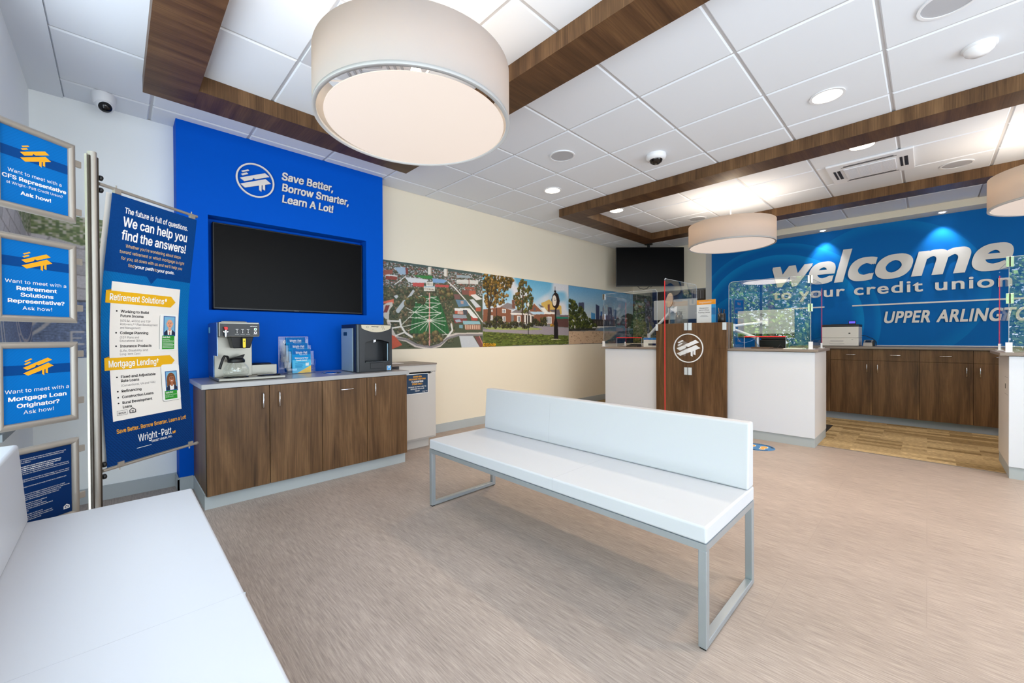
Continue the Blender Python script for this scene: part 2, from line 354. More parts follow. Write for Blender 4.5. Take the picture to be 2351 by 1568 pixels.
# the photographs on the walls as lists of painted shapes, in millimetres of the print
AERIAL=[
 ('p',(62,70,48),[(50,988),(1481,979),(1473,-7),(42,-10)]),
 ('n','city',2600,[(50,968),(1470,953),(1468,676),(978,705),(707,714),(48,675)]),
 ('p',(60,80,78),[(50,981),(1481,974),(1481,946),(50,958)]),
 ('n','tree',1500,[(48,682),(932,792),(1004,447),(1001,64),(370,16),(180,211),(45,343)]),
 ('p',(40,120,50),[(408,845),(673,865),(699,831),(555,820)]),
 ('p',(26,92,40),[(487,611),(759,629),(847,441),(900,292),(927,179),(371,177),(404,353),(422,523)]),
 ('s',(18,74,32),12,[(487,611),(759,629),(847,441),(900,292),(927,179),(371,177),(404,353),(422,523)]),
 ('p',(150,175,200),[(182,910),(322,926),(329,844),(252,836)]),
 ('p',(120,50,45),[(322,919),(353,919),(361,854),(329,844)]),
 ('p',(140,55,45),[(82,812),(222,819),(214,771),(82,765)]),
 ('p',(225,225,222),[(82,822),(230,823),(222,809),(82,805)]),
 ('p',(150,80,65),[(54,865),(163,881),(162,837),(53,809)]),
 ('p',(215,218,222),[(314,814),(622,816),(621,780),(423,755),(360,763)]),
 ('p',(232,226,214),[(623,964),(676,971),(675,879),(622,874)]),
 ('p',(170,150,130),[(661,969),(676,971),(675,879),(661,878)]),
 ('p',(232,226,214),[(851,968),(910,971),(909,881),(850,875)]),
 ('p',(170,150,130),[(892,971),(910,971),(909,881),(891,879)]),
 ('p',(190,70,65),[(416,761),(567,771),(566,724),(415,719)]),
 ('p',(190,70,65),[(720,766),(922,776),(922,746),(724,737)]),
 ('p',(120,160,205),[(682,836),(850,837),(895,819),(840,792),(690,786)]),
 ('p',(228,224,212),[(562,731),(720,744),(720,686),(562,674)]),
 ('p',(150,175,190),[(562,735),(720,748),(707,729),(570,718)]),
 ('p',(235,232,222),[(596,792),(690,800),(690,743),(596,736)]),
 ('p',(90,85,80),[(605,796),(647,807),(682,803),(681,791),(605,784)]),
 ('w',(120,100,85),9,[(570,710),(711,692)]),
 ('w',(140,130,120),6,[(605,778),(681,748)]),
 ('p',(150,165,172),[(1036,916),(1252,923),(1292,895),(1045,879)]),
 ('p',(215,212,205),[(1040,855),(1395,877),(1395,825),(1045,802)]),
 ('w',(110,100,95),14,[(1050,818),(1374,824)]),
 ('p',(120,60,50),[(1236,890),(1249,891),(1249,796),(1236,795)]),
 ('l',(222,220,215),16,[(913,813),(1025,739),(1170,618),(1330,476),(1465,335)]),
 ('l',(222,220,215),10,[(199,728),(322,822)]),
 ('p',(150,80,60),[(1171,774),(1332,779),(1332,747),(1170,743)]),
 ('p',(175,85,62),[(1240,732),(1353,741),(1352,677),(1240,661)]),
 ('p',(225,222,218),[(1260,678),(1352,693),(1468,636),(1362,613)]),
 ('p',(120,70,60),[(1121,731),(1240,736),(1240,677),(1131,670)]),
 ('p',(86,122,150),[(1024,601),(1189,607),(1249,532),(1071,511)]),
 ('p',(180,150,140),[(1101,590),(1150,593),(1149,554),(1110,552)]),
 ('p',(110,75,70),[(987,667),(1082,674),(1111,614),(1015,604)]),
 ('p',(200,205,210),[(1249,615),(1311,626),(1440,529),(1351,517)]),
 ('p',(170,75,50),[(1351,513),(1437,525),(1437,472),(1351,468)]),
 ('p',(228,228,226),[(1004,493),(1249,504),(1392,381),(1298,371),(1208,471),(1013,459)]),
 ('p',(170,75,55),[(1009,462),(1218,463),(1218,416),(1008,424)]),
 ('w',(225,215,205),8,[(1052,460),(1208,423)]),
 ('p',(60,62,70),[(1139,475),(1208,478),(1218,416),(1148,417)]),
 ('p',(170,60,50),[(1268,410),(1309,379),(1381,381),(1381,349),(1278,346)]),
 ('p',(140,150,160),[(980,415),(1188,415),(1207,376),(1070,365),(989,370)]),
 ('p',(120,45,45),[(989,370),(1207,368),(1207,329),(1012,302)]),
 ('p',(150,165,180),[(1013,348),(1089,357),(1118,327),(1031,317)]),
 ('p',(135,180,190),[(1133,339),(1412,342),(1433,302),(1147,293)]),
 ('p',(150,100,80),[(1162,293),(1433,298),(1433,229),(1176,226)]),
 ('w',(215,180,150),7,[(1167,285),(1422,237)]),
 ('p',(110,150,165),[(1079,287),(1137,288),(1137,242),(1079,249)]),
 ('p',(190,195,202),[(1078,148),(1297,152),(1420,-6),(1116,-7)]),
 ('p',(110,60,58),[(1327,140),(1411,140),(1474,42),(1473,-7),(1420,-2)]),
 ('l',(200,120,110),12,[(1411,140),(1468,42)]),
 ('l',(200,190,182),40,[(107,311),(143,211),(194,129),(331,101),(450,36),(658,3),(790,37),(908,133),(1021,164),(1464,172)]),
 ('l',(120,115,118),24,[(201,122),(331,108),(466,43),(658,14),(790,45),(899,118),(1068,156),(1464,160)]),
 ('l',(222,220,215),24,[(248,328),(263,260),(316,184),(403,135)]),
 ('l',(222,220,215),20,[(107,314),(248,314)]),
 ('l',(222,220,215),16,[(150,234),(263,253)]),
 ('l',(222,220,215),16,[(194,150),(309,191)]),
 ('l',(222,220,215),24,[(956,293),(974,217),(899,141)]),
 ('p',(215,100,75),[(47,522),(175,557),(175,509),(46,502)]),
 ('p',(200,195,185),[(101,512),(160,522),(163,482),(123,439),(114,325),(71,337),(45,369),(46,482)]),
 ('p',(120,45,45),[(79,484),(127,487),(93,404),(50,403)]),
 ('p',(190,75,50),[(142,163),(187,143),(277,46),(148,1)]),
 ('p',(190,195,200),[(175,591),(213,607),(235,588),(205,559)]),
 ('l',(185,190,195),30,[(351,568),(423,663)]),
 ('l',(175,185,190),50,[(226,430),(311,531)]),
 ('l',(205,140,130),18,[(641,651),(636,40)]),
 ('e',(222,160,150),34,22,[(638,331)]),
 ('l',(214,216,204),7,[(638,331),(873,329)]),
 ('l',(214,216,204),7,[(638,331),(859,276)]),
 ('l',(214,216,204),7,[(638,331),(890,164)]),
 ('l',(214,216,204),7,[(638,331),(583,192)]),
 ('l',(214,216,204),7,[(638,331),(508,213)]),
 ('l',(214,216,204),7,[(638,331),(348,205)]),
 ('l',(214,216,204),7,[(638,331),(278,249)]),
 ('l',(214,216,204),7,[(638,331),(437,421)]),
 ('l',(214,216,204),7,[(638,331),(453,362)]),
 ('l',(214,216,204),7,[(638,331),(793,424)]),
 ('l',(214,216,204),7,[(638,331),(846,373)]),
 ('l',(214,216,204),7,[(430,534),(785,544)]),
 ('l',(214,216,204),7,[(405,480),(758,492)]),
 ('l',(214,216,204),7,[(365,416),(811,432)]),
 ('l',(214,216,204),7,[(437,421),(637,592)]),
 ('l',(214,216,204),7,[(437,421),(271,274)]),
 ('l',(214,216,204),7,[(437,421),(326,469)]),
 ('l',(214,216,204),7,[(437,421),(636,483)]),
 ('l',(214,216,204),7,[(640,483),(552,522)]),
 ('l',(214,216,204),7,[(653,484),(801,417)]),
 ('l',(214,216,204),7,[(452,354),(793,416)]),
 ('l',(214,216,204),7,[(654,612),(767,571)]),
 ('l',(214,216,204),7,[(653,484),(802,543)]),
 ('l',(214,216,204),7,[(487,601),(536,622)]),
 ('l',(214,216,204),7,[(569,581),(741,617)]),
 ('l',(214,216,204),7,[(357,359),(469,355)]),
 ('l',(214,216,204),7,[(651,156),(908,164)]),
 ('n','tree2',60,[(419,142),(617,192),(624,55),(483,71)]),
 ('n','tree2',40,[(659,178),(755,193),(826,104),(667,69)]),
 ('n','tree2',50,[(760,748),(978,705),(977,598),(794,587)]),
 ('n','tree2',30,[(471,610),(586,582),(536,514),(462,567)]),
 ('n','tree2',60,[(327,559),(422,607),(422,508),(334,490)]),
]
HOUSE=[
 ('sky',[(-2,976),(1867,983),(1863,487),(-6,424)]),
 ('p',(205,170,90),[(1183,648),(1254,668),(1373,714),(1434,678),(1673,626),(1685,489),(1194,541)]),
 ('p',(130,84,62),[(6,498),(350,544),(535,513),(534,335),(5,331)]),
 ('p',(135,125,125),[(321,546),(457,612),(546,599),(596,523),(456,528)]),
 ('p',(120,80,66),[(547,656),(597,659),(621,531),(556,543)]),
 ('p',(130,84,62),[(585,444),(1507,491),(1506,324),(584,329)]),
 ('p',(140,90,66),[(912,507),(1023,640),(1229,512)]),
 ('l',(225,215,200),12,[(1018,636),(1229,511)]),
 ('p',(110,105,110),[(1114,629),(1241,590),(1348,525),(1241,520)]),
 ('p',(235,230,222),[(1160,578),(1253,583),(1342,516),(1241,509)]),
 ('p',(120,75,60),[(1331,633),(1385,636),(1384,518),(1342,516)]),
 ('p',(110,100,104),[(1372,549),(1621,568),(1646,480),(1519,472)]),
 ('p',(235,230,222),[(1247,509),(1507,519),(1507,487),(1246,478)]),
 ('p',(128,120,120),[(535,478),(637,525),(868,528),(1011,458),(804,473)]),
 ('l',(235,228,215),12,[(525,460),(804,466),(1016,444)]),
 ('p',(70,60,55),[(782,454),(1011,440),(1010,315),(781,333)]),
 ('w',(232,226,216),3,[(788,451),(976,318)]),
 ('p',(30,120,95),[(1544,449),(1856,450),(1856,425),(1550,417)]),
 ('p',(90,60,55),[(1550,417),(1863,425),(1862,281),(1550,293)]),
 ('p',(120,90,95),[(1646,476),(1863,479),(1863,454),(1646,452)]),
 ('p',(232,230,225),[(135,422),(185,424),(185,349),(134,347)]),
 ('w',(90,95,105),2,[(142,417),(177,354)]),
 ('p',(232,230,225),[(154,501),(181,502),(181,471),(153,470)]),
 ('w',(90,95,105),2,[(161,496),(174,476)]),
 ('p',(232,230,225),[(354,520),(427,523),(427,467),(354,464)]),
 ('w',(90,95,105),2,[(362,514),(419,472)]),
 ('p',(232,230,225),[(363,419),(426,421),(426,347),(363,346)]),
 ('w',(90,95,105),2,[(371,414),(418,353)]),
 ('p',(232,230,225),[(655,432),(724,434),(723,343),(654,342)]),
 ('w',(90,95,105),2,[(663,426),(715,349)]),
 ('p',(232,230,225),[(1305,441),(1426,445),(1426,335),(1305,332)]),
 ('w',(90,95,105),3,[(1315,435),(1416,341)]),
 ('e',(90,95,105),22,25,[(1032,546)]),
 ('p',(150,160,90),[(4,258),(319,262),(910,269),(1204,257),(1204,242),(910,232),(115,232)]),
 ('p',(150,140,146),[(4,231),(910,228),(1215,242),(1021,293),(1862,273),(1861,149),(909,172),(4,204)]),
 ('p',(92,104,42),[(4,204),(909,168),(1861,149),(1860,8),(2,4)]),
 ('n','grass',260,[(4,198),(909,165),(1861,140),(1860,8),(3,11)]),
 ('n','hedge',160,[(5,334),(320,345),(718,343),(943,329),(999,285),(760,256),(338,262),(4,264)]),
 ('n','hedge',60,[(1010,391),(1135,394),(1146,310),(976,307)]),
 ('n','hedge',60,[(1182,418),(1287,429),(1299,313),(1158,303)]),
 ('n','hedge',50,[(199,397),(339,408),(348,338),(198,342)]),
 ('n','fall',420,[(10,971),(539,983),(589,945),(498,809),(457,679),(379,591),(209,541),(82,521),(7,651)]),
 ('l',(62,48,36),26,[(103,347),(118,523),(83,763),(58,929)]),
 ('l',(62,48,36),18,[(122,523),(210,705),(296,918)]),
 ('l',(62,48,36),14,[(127,537),(155,735),(184,942)]),
 ('l',(62,48,36),10,[(210,705),(352,770),(498,902)]),
 ('l',(70,55,42),60,[(107,347),(122,496)]),
 ('n','fall',160,[(10,971),(539,983),(589,945),(498,809),(211,814),(8,718)]),
 ('n','fall2',300,[(786,971),(871,950),(969,816),(1001,608),(912,515),(761,472),(637,547),(577,687),(659,808),(702,920)]),
 ('l',(70,55,42),22,[(762,260),(764,501),(785,891)]),
 ('l',(38,36,40),14,[(891,165),(888,588)]),
 ('e',(220,220,215),22,34,[(889,610)]),
 ('l',(38,36,40),10,[(249,261),(255,543)]),
 ('p',(32,26,24),[(1486,94),(1481,347),(1513,428),(1508,571),(1545,588),(1544,429),(1582,349),(1593,93)]),
 ('p',(40,28,24),[(1422,709),(1460,790),(1522,842),(1597,807),(1635,705),(1609,623),(1545,564),(1458,608)]),
 ('e',(225,215,200),52,86,[(1499,702)]),
 ('l',(30,24,22),12,[(1518,834),(1514,921)]),
 ('e',(34,26,22),26,16,[(1518,850)]),
 ('l',(50,40,40),6,[(1499,702),(1499,745)]),
 ('l',(50,40,40),6,[(1499,702),(1540,716)]),
 ('l',(210,200,180),10,[(1418,90),(1644,88)]),
 ('n','yellow',70,[(3,44),(233,34),(223,3),(2,4)]),
 ('n','yellow',20,[(1395,322),(1494,328),(1493,292),(1395,291)]),
]
RIVER=[
 ('sky2',[(7,979),(2115,972),(2111,296),(2,272)]),
 ('p',(70,72,96),[(277,706),(435,720),(434,596),(394,594),(276,612)]),
 ('p',(60,66,96),[(793,710),(909,678),(907,431),(792,428)]),
 ('p',(74,140,190),[(650,557),(777,538),(777,427),(649,424)]),
 ('p',(60,100,160),[(941,581),(997,583),(996,433),(941,432)]),
 ('p',(95,100,125),[(1014,659),(1036,710),(1059,661),(1062,422),(1007,421)]),
 ('p',(60,64,92),[(1187,673),(1322,673),(1327,442),(1186,438)]),
 ('p',(70,100,140),[(1386,637),(1478,641),(1482,459),(1385,456)]),
 ('p',(80,84,110),[(919,505),(1405,534),(1404,431),(918,419)]),
 ('p',(58,52,48),[(576,434),(1651,450),(1600,330),(765,317)]),
 ('w',(90,80,74),12,[(659,412),(1600,343)]),
 ('n','river',420,[(6,759),(161,711),(454,573),(515,468),(744,366),(852,294),(2,255)]),
 ('n','dark',200,[(1677,490),(1911,572),(2113,558),(2111,296),(1651,317)]),
 ('n','dark',60,[(1477,445),(1677,477),(1676,318),(1476,328)]),
 ('p',(110,130,150),[(808,250),(940,289),(1501,315),(2111,289),(2111,227),(1500,224),(939,227)]),
 ('p',(50,50,44),[(2,260),(808,281),(765,244),(2,221)]),
 ('p',(196,166,136),[(2,221),(939,227),(1525,224),(1259,82),(938,9),(1,6)]),
 ('n','sand',160,[(8,215),(1500,217),(938,15),(6,11)]),
 ('p',(52,64,78),[(1575,224),(2111,255),(2109,6),(938,3),(1306,81)]),
 ('n','water',130,[(1575,218),(2111,248),(2109,13),(1027,8),(1330,81)]),
]
STATUE=[
 ('p',(48,46,40),[(-2,979),(1406,957),(1404,15),(-5,-1)]),
 ('n','dark',200,[(20,957),(452,963),(451,446),(19,461)]),
 ('n','bush',160,[(35,804),(269,816),(239,454),(34,461)]),
 ('p',(120,122,70),[(4,462),(437,394),(491,9),(2,6)]),
 ('n','gold',300,[(4,475),(437,394),(491,9),(2,6)]),
 ('p',(60,52,46),[(507,971),(1406,957),(1405,740),(507,800)]),
 ('n','bush',60,[(1004,955),(1139,950),(1139,820),(1004,817)]),
 ('p',(120,116,116),[(1152,955),(1353,950),(1353,792),(1151,794)]),
 ('w',(60,55,52),4,[(1164,941),(1353,792)]),
 ('p',(72,74,88),[(276,816),(347,811),(361,716),(438,672),(423,447),(409,381),(492,234),(423,275),(332,437),(359,182),(310,169),(268,453),(254,696)]),
 ('e',(80,82,96),26,34,[(314,783)]),
 ('l',(72,74,88),22,[(268,614),(79,575)]),
 ('n','stat',60,[(283,694),(424,660),(395,448),(282,466)]),
]

# ---------------------------------------------------------------- printed wall photographs (flat prints, painted into the print's vertex colours)
class Print:
    def __init__(s, w, h, res, base=(128, 128, 128), seed=1):
        s.w, s.h, s.res = w, h, res; s.nx = int(w / res) + 1; s.ny = int(h / res) + 1
        s.a = np.zeros((s.ny, s.nx, 3)) + np.array(base, float); s.rng = np.random.default_rng(seed)
        s.X, s.Y = np.meshgrid(np.arange(s.nx) * res, np.arange(s.ny) * res)
    def win(s, x0, y0, x1, y1):
        r = s.res; i0, i1 = max(0, int(y0 / r)), min(s.ny, int(y1 / r) + 2); j0, j1 = max(0, int(x0 / r)), min(s.nx, int(x1 / r) + 2)
        return (slice(i0, max(i0, i1)), slice(j0, max(j0, j1)))
    def inside(s, poly, X, Y):
        m = np.zeros(X.shape, bool); n = len(poly)
        for i in range(n):
            (x0, y0), (x1, y1) = poly[i], poly[(i + 1) % n]
            if y0 == y1: continue
            c = ((y0 > Y) != (y1 > Y)) & (X < (x1 - x0) * (Y - y0) / (y1 - y0) + x0); m ^= c
        return m
    def box(s, poly):
        xs = [p[0] for p in poly]; ys = [p[1] for p in poly]; return s.win(min(xs), min(ys), max(xs), max(ys))
    def poly(s, c, poly):
        w = s.box(poly); m = s.inside(poly, s.X[w], s.Y[w]); s.a[w][m] = c
    def stripes(s, c, n, poly):
        w = s.box(poly); X = s.X[w]; m = s.inside(poly, X, s.Y[w]); x0, x1 = min(p[0] for p in poly), max(p[0] for p in poly)
        m &= (((X - x0) / (x1 - x0) * n) % 1) < .4; s.a[w][m] = c
    def line(s, c, wd, pts):
        for (x0, y0), (x1, y1) in zip(pts[:-1], pts[1:]):
            w = s.win(min(x0, x1) - wd, min(y0, y1) - wd, max(x0, x1) + wd, max(y0, y1) + wd); X, Y = s.X[w], s.Y[w]
            dx, dy = x1 - x0, y1 - y0; t = np.clip(((X - x0) * dx + (Y - y0) * dy) / max(dx * dx + dy * dy, 1e-6), 0, 1)
            s.a[w][np.hypot(X - x0 - t * dx, Y - y0 - t * dy) < max(wd / 2, s.res * .6)] = c
    def ell(s, c, rx, ry, p):
        w = s.win(p[0] - rx, p[1] - ry, p[0] + rx, p[1] + ry); s.a[w][((s.X[w] - p[0]) / rx) ** 2 + ((s.Y[w] - p[1]) / ry) ** 2 < 1] = c
    def clumps(s, pal, rmin, rmax, n, poly, flat=1.0):
        xs = [p[0] for p in poly]; ys = [p[1] for p in poly]; k = 0; R = s.rng
        while k < n:
            x, y = R.uniform(min(xs), max(xs)), R.uniform(min(ys), max(ys)); k += 1
            if not s.inside(poly, np.array([[x]]), np.array([[y]]))[0, 0]: continue
            r = R.uniform(rmin, rmax); c = np.array(pal[R.integers(len(pal))], float)
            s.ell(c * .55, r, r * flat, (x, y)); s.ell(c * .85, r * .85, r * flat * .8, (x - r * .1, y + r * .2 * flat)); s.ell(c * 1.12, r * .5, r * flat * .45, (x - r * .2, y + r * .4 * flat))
    def sky(s, poly, top, bot, cloud):
        w = s.box(poly); X, Y = s.X[w], s.Y[w]; m = s.inside(poly, X, Y); t = np.clip((Y - 350) / 650, 0, 1)[..., None]
        v = np.array(bot) * (1 - t) + np.array(top) * t
        if cloud:
            q = np.sin(X * .0040 + 1.5 * np.sin(Y * .006 + X * .002)) + np.sin(Y * .013 + X * .0045) + .6 * np.sin(X * .011 - Y * .017)
            q = np.clip((q + .1) * .9, 0, 1)[..., None]; v = v * (1 - q) + np.array((214, 214, 218)) * q
        s.a[w][m] = v[m]
    def run(s, cmds):
        PAL = {'city': ([(215, 215, 215), (170, 160, 155), (156, 84, 68), (90, 100, 92), (130, 132, 130), (76, 88, 72), (66, 80, 66), (190, 196, 202), (150, 96, 80), (205, 205, 208)], 5, 15, .5),
               'tree': ([(58, 70, 44), (70, 78, 50), (88, 88, 58), (104, 90, 64), (50, 62, 42), (122, 104, 74), (96, 100, 72)], 7, 24, .9),
               'tree2': ([(70, 80, 44), (104, 84, 50), (56, 68, 40), (120, 104, 60)], 14, 34, 1), 'grass': ([(104, 116, 48), (84, 96, 38), (118, 124, 58)], 14, 60, .25),
               'hedge': ([(60, 62, 36), (74, 74, 40), (98, 92, 48), (50, 50, 34)], 12, 30, .8), 'fall': ([(120, 96, 40), (96, 82, 40), (150, 112, 44), (80, 72, 40), (168, 130, 70)], 7, 26, 1),
               'fall2': ([(98, 100, 44), (118, 104, 48), (130, 98, 52), (76, 82, 40)], 8, 28, 1), 'yellow': ([(214, 164, 30), (180, 130, 30)], 7, 16, 1),
               'river': ([(66, 76, 30), (84, 92, 36), (50, 58, 28), (104, 108, 44)], 14, 46, .8), 'dark': ([(34, 42, 28), (44, 54, 34), (60, 68, 44)], 14, 44, 1),
               'sand': ([(170, 138, 110), (206, 178, 148), (150, 120, 96)], 4, 14, .6), 'water': ([(62, 74, 90), (44, 52, 62), (96, 112, 128)], 10, 50, .3),
               'bush': ([(70, 92, 48), (120, 134, 82), (50, 68, 40), (150, 158, 120)], 9, 30, 1), 'gold': ([(150, 142, 76), (110, 116, 60), (178, 164, 110), (84, 92, 48)], 8, 26, .7), 'stat': ([(92, 94, 110), (60, 62, 74), (120, 122, 138)], 8, 24, 1.4)}
        for c in cmds:
            k, P = c[0], c[-1]
            if k == 'p': s.poly(c[1], P)
            elif k == 'l': s.line(c[1], c[2], P)
            elif k == 'e': s.ell(c[1], c[2], c[3], P[0])
            elif k == 's': s.stripes(c[1], c[2], P)
            elif k == 'w':
                (x0, y0), (x1, y1) = P; n = c[2]; st = (x1 - x0) / n
                for i in range(n): s.poly(c[1], [(x0 + st * (i + .25), y0), (x0 + st * (i + .75), y0), (x0 + st * (i + .75), y1), (x0 + st * (i + .25), y1)])
            elif k == 'sky': s.sky(P, (96, 170, 205), (200, 214, 226), True)
            elif k == 'sky2': s.sky(P, (96, 156, 196), (222, 218, 210), False)
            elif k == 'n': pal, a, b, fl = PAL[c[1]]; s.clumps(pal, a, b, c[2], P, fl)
        return s
    def grain(s, amt): s.a += s.rng.normal(0, amt, s.a.shape[:2])[..., None]; return s
    def lift(s, k, g): s.a = s.a * (1 - k) + np.array(g, float) * k; return s
    def soften(s):
        a = s.a; p = np.pad(a, ((1, 1), (1, 1), (0, 0)), 'edge'); s.a = a * .5 + (p[:-2, 1:-1] + p[2:, 1:-1] + p[1:-1, :-2] + p[1:-1, 2:]) * .125; return s
    def mesh(s, name, F, thick=.002, mat=None, loc=(0, 0, 0), parent=None, edge=True):
        """a grid in the print's own metres mapped by F, with the picture in its colour attribute and a thin backing edge"""
        nx, ny = s.nx, s.ny; xs = np.linspace(0, s.w / 1000, nx); ys = np.linspace(0, s.h / 1000, ny)
        org = ROOT[parent.name] if parent is not None else Vector(loc)
        vs = [tuple(F(x, y, thick) - org) for y in ys for x in xs]
        i = np.arange(nx * ny).reshape(ny, nx); q = np.stack([i[:-1, :-1], i[:-1, 1:], i[1:, 1:], i[1:, :-1]], -1).reshape(-1, 4)
        b = len(vs); bc = [(0, 0), (s.w / 1000, 0), (s.w / 1000, s.h / 1000), (0, s.h / 1000)]
        if edge: vs += [tuple(F(x, y, thick) - org) for x, y in bc] + [tuple(F(x, y, 0) - org) for x, y in bc]
        fs = q.tolist() + [] if not edge else q.tolist() + [[b + k, b + (k + 1) % 4, b + 4 + (k + 1) % 4, b + 4 + k][::-1] for k in range(4)]
        me = bpy.data.meshes.new(name); me.from_pydata(vs, [], fs); me.update()
        c = np.clip(s.a, 0, 255).reshape(-1, 3) / 255.0; c = np.where(c <= .04045, c / 12.92, ((c + .055) / 1.055) ** 2.4)
        full = np.ones((len(vs), 4)); full[:, :3] = .6; full[:len(c), :3] = c
        at = me.color_attributes.new('Col', 'FLOAT_COLOR', 'POINT'); at.data.foreach_set('color', full.astype(np.float32).ravel())
        me.materials.append(mat or M_MURAL)
        o = bpy.data.objects.new(name, me); COL.objects.link(o)
        if parent is not None: o.parent = parent
        else: o.location = org
        ROOT[o.name] = org; return o

# ---------------------------------------------------------------- the room shell
YA = 4.112; XW = -0.40; XB = 7.78; XS = 7.5; YS = 2.71; YF = -3.4
struct('floor', MB().box(XW - .15, 5.29, YF, YA, -.06, 0).box(5.29, XB, YF, YA, -.06, -.001), M_FLOOR, 'grey brown woven vinyl floor')
meta(part('carpet', MB().box(5.29, XB, YF, YA, -.003, .004).box(5.282, 5.29, YF, YA, -.002, .006, 1), [M_CARPET, M_TOPB], None, 0, 1, (6.5, 0, 0)), 'tan and brown plank patterned carpet behind the teller desks', 'carpet', None, 'structure')
struct('wall_left', MB().box(XW - .15, XB + .12, YA, YA + .12, 0, HC + .1), M_WALL, 'cream wall carrying the photo murals')
struct('wall_left_alcove', MB().box(XW, .345, YA - .012, YA, 0, HC), M_WHITEWALL, 'white wall behind the sign stand')
wb = MB().box(XS, XB + .12, YS, YA, 0, HC + .1).box(XB, XB + .12, YF, YS, 0, HC + .1, 1).box(XS, XB, YF, YS, 2.722, HC + .1)
struct('wall_back', wb, [M_WALL, M_WELCOME], 'back wall with blue welcome covering under a cream bulkhead')
ww = MB().box(XW - .15, XW, 2.95, YA + .12, 0, HC + .1).box(XW - .15, XW, YF, 2.95, 2.56, HC + .1).box(XW - .15, XW, YF, 2.95, 0, .12)
struct('wall_window', ww, M_WHITEWALL, 'white window wall')
struct('wall_front', MB().box(XW - .15, .2, YF - .12, YF, 0, HC + .1).box(4.6, XB + .12, YF - .12, YF, 0, HC + .1).box(.2, 4.6, YF - .12, YF, 2.5, HC + .1), M_WALL)
def window():
    w = MB(); ys = [-3.38, -2.0, -.65, .7, 2.1, 2.93]
    for y in ys: w.box(XW - .10, XW - .04, y - .025, y + .025, .12, 2.56)
    for z in (.14, 2.54): w.box(XW - .10, XW - .04, -3.4, 2.95, z - .02, z + .02)
    o = struct('window_1', w, pbr('anodised_window_frame', (120, 124, 128), .4, .6), 'large front window in a grey metal frame')
    part('window_pane', MB().box(XW - .072, XW - .068, -3.38, 2.93, .14, 2.54), M_GLASS, o)
window()
def added_window():  # unseen glazing, added so that daylight reaches the left wall
    w = MB()
    for x in (.22, 1.3, 2.4, 3.5, 4.58): w.box(x - .025, x + .025, YF - .09, YF - .03, 0, 2.5)
    for z in (.04, 2.48): w.box(.2, 4.6, YF - .09, YF - .03, z - .03, z + .02)
    o = struct('window_added', w, pbr('anodised_window_frame', (120, 124, 128), .4, .6), 'glazed entrance front')
    part('window_pane', MB().box(.22, 4.58, YF - .062, YF - .058, .05, 2.47), M_GLASS, o)
added_window()
struct('window_sill', MB().box(XW, XW + .02, 2.95, YA - .012, .68, .715), pbr('grey_sill_cap', (120, 126, 130), .5), 'grey ledge strip on the window wall')
# ceiling: lay-in tiles as shallow slabs between tees, over a closed deck
def ceiling():
    c = MB(); g = .0075; T = .6096; gx0, gy0 = 2.0257, 2.6157
    c.box(XW - .15, XB + .12, YF, YA, HC + .006, HC + .12, 1)
    xs = [gx0 + T * i for i in range(-4, 11)]; ys = [gy0 + T * j for j in range(-11, 4)]
    for a in xs:
        for b in ys:
            x0, x1, y0, y1 = max(a + g, XW + .155), min(a + T - g, XS + .28), max(b + g, YF), min(b + T - g, YA)
            if x1 - x0 < .02 or y1 - y0 < .02: continue
            e = .007
            v = [(x0, y0, HC + .006), (x1, y0, HC + .006), (x1, y1, HC + .006), (x0, y1, HC + .006), (x0 + e, y0 + e, HC - .002), (x1 - e, y0 + e, HC - .002), (x1 - e, y1 - e, HC - .002), (x0 + e, y1 - e, HC - .002)]
            c.add(v, [(7, 6, 5, 4), (0, 4, 5, 1), (1, 5, 6, 2), (2, 6, 7, 3), (3, 7, 4, 0)], 0)
    c.box(XW, XW + .155, YF, YA, HC - .012, HC + .006, 0)
    struct('ceiling', c, [M_TILE, M_TEE], 'white square tile ceiling in a grey grid')
ceiling()
# blue feature wall with a recess for the screen
a = MB(); y0 = 3.921
a.box(.337, .529, y0, YA, 0, HC).box(1.823, 2.005, y0, YA, 0, HC).box(.529, 1.823, y0, YA, 2.128, HC).box(.529, 1.823, y0, YA, 0, 1.379).box(.529, 1.823, 4.055, YA, 1.379, 2.128)
struct('wall_accent', a, M_BLUE, 'royal blue feature wall with a screen recess')
def base(name, x0, x1, y0, y1, h=.103, d=.012):
    b = MB().box(x0, x1, y0, y1, 0, h - .012)
    b.box(x0 + (.003 if x1 - x0 < .03 else 0), x1 - (.003 if x1 - x0 < .03 else 0), y0 + (.003 if y1 - y0 < .03 else 0), y1 - (.0 if y1 - y0 < .03 else 0), h - .012, h)
    return struct(name, b, M_TRIM)
base('baseboard_left', 2.006, XS, YA - .012, YA)
base('baseboard_alcove', XW, .327, YA - .026, YA - .012)
base('baseboard_accent', .325, .42, y0 - .012, y0)
base('baseboard_accent_side', .325, .337, y0 - .012, YA - .012)
base('baseboard_back', XS - .012, XS, YS, YA - .012)
base('baseboard_window', XW, XW + .012, 2.95, YA - .03)

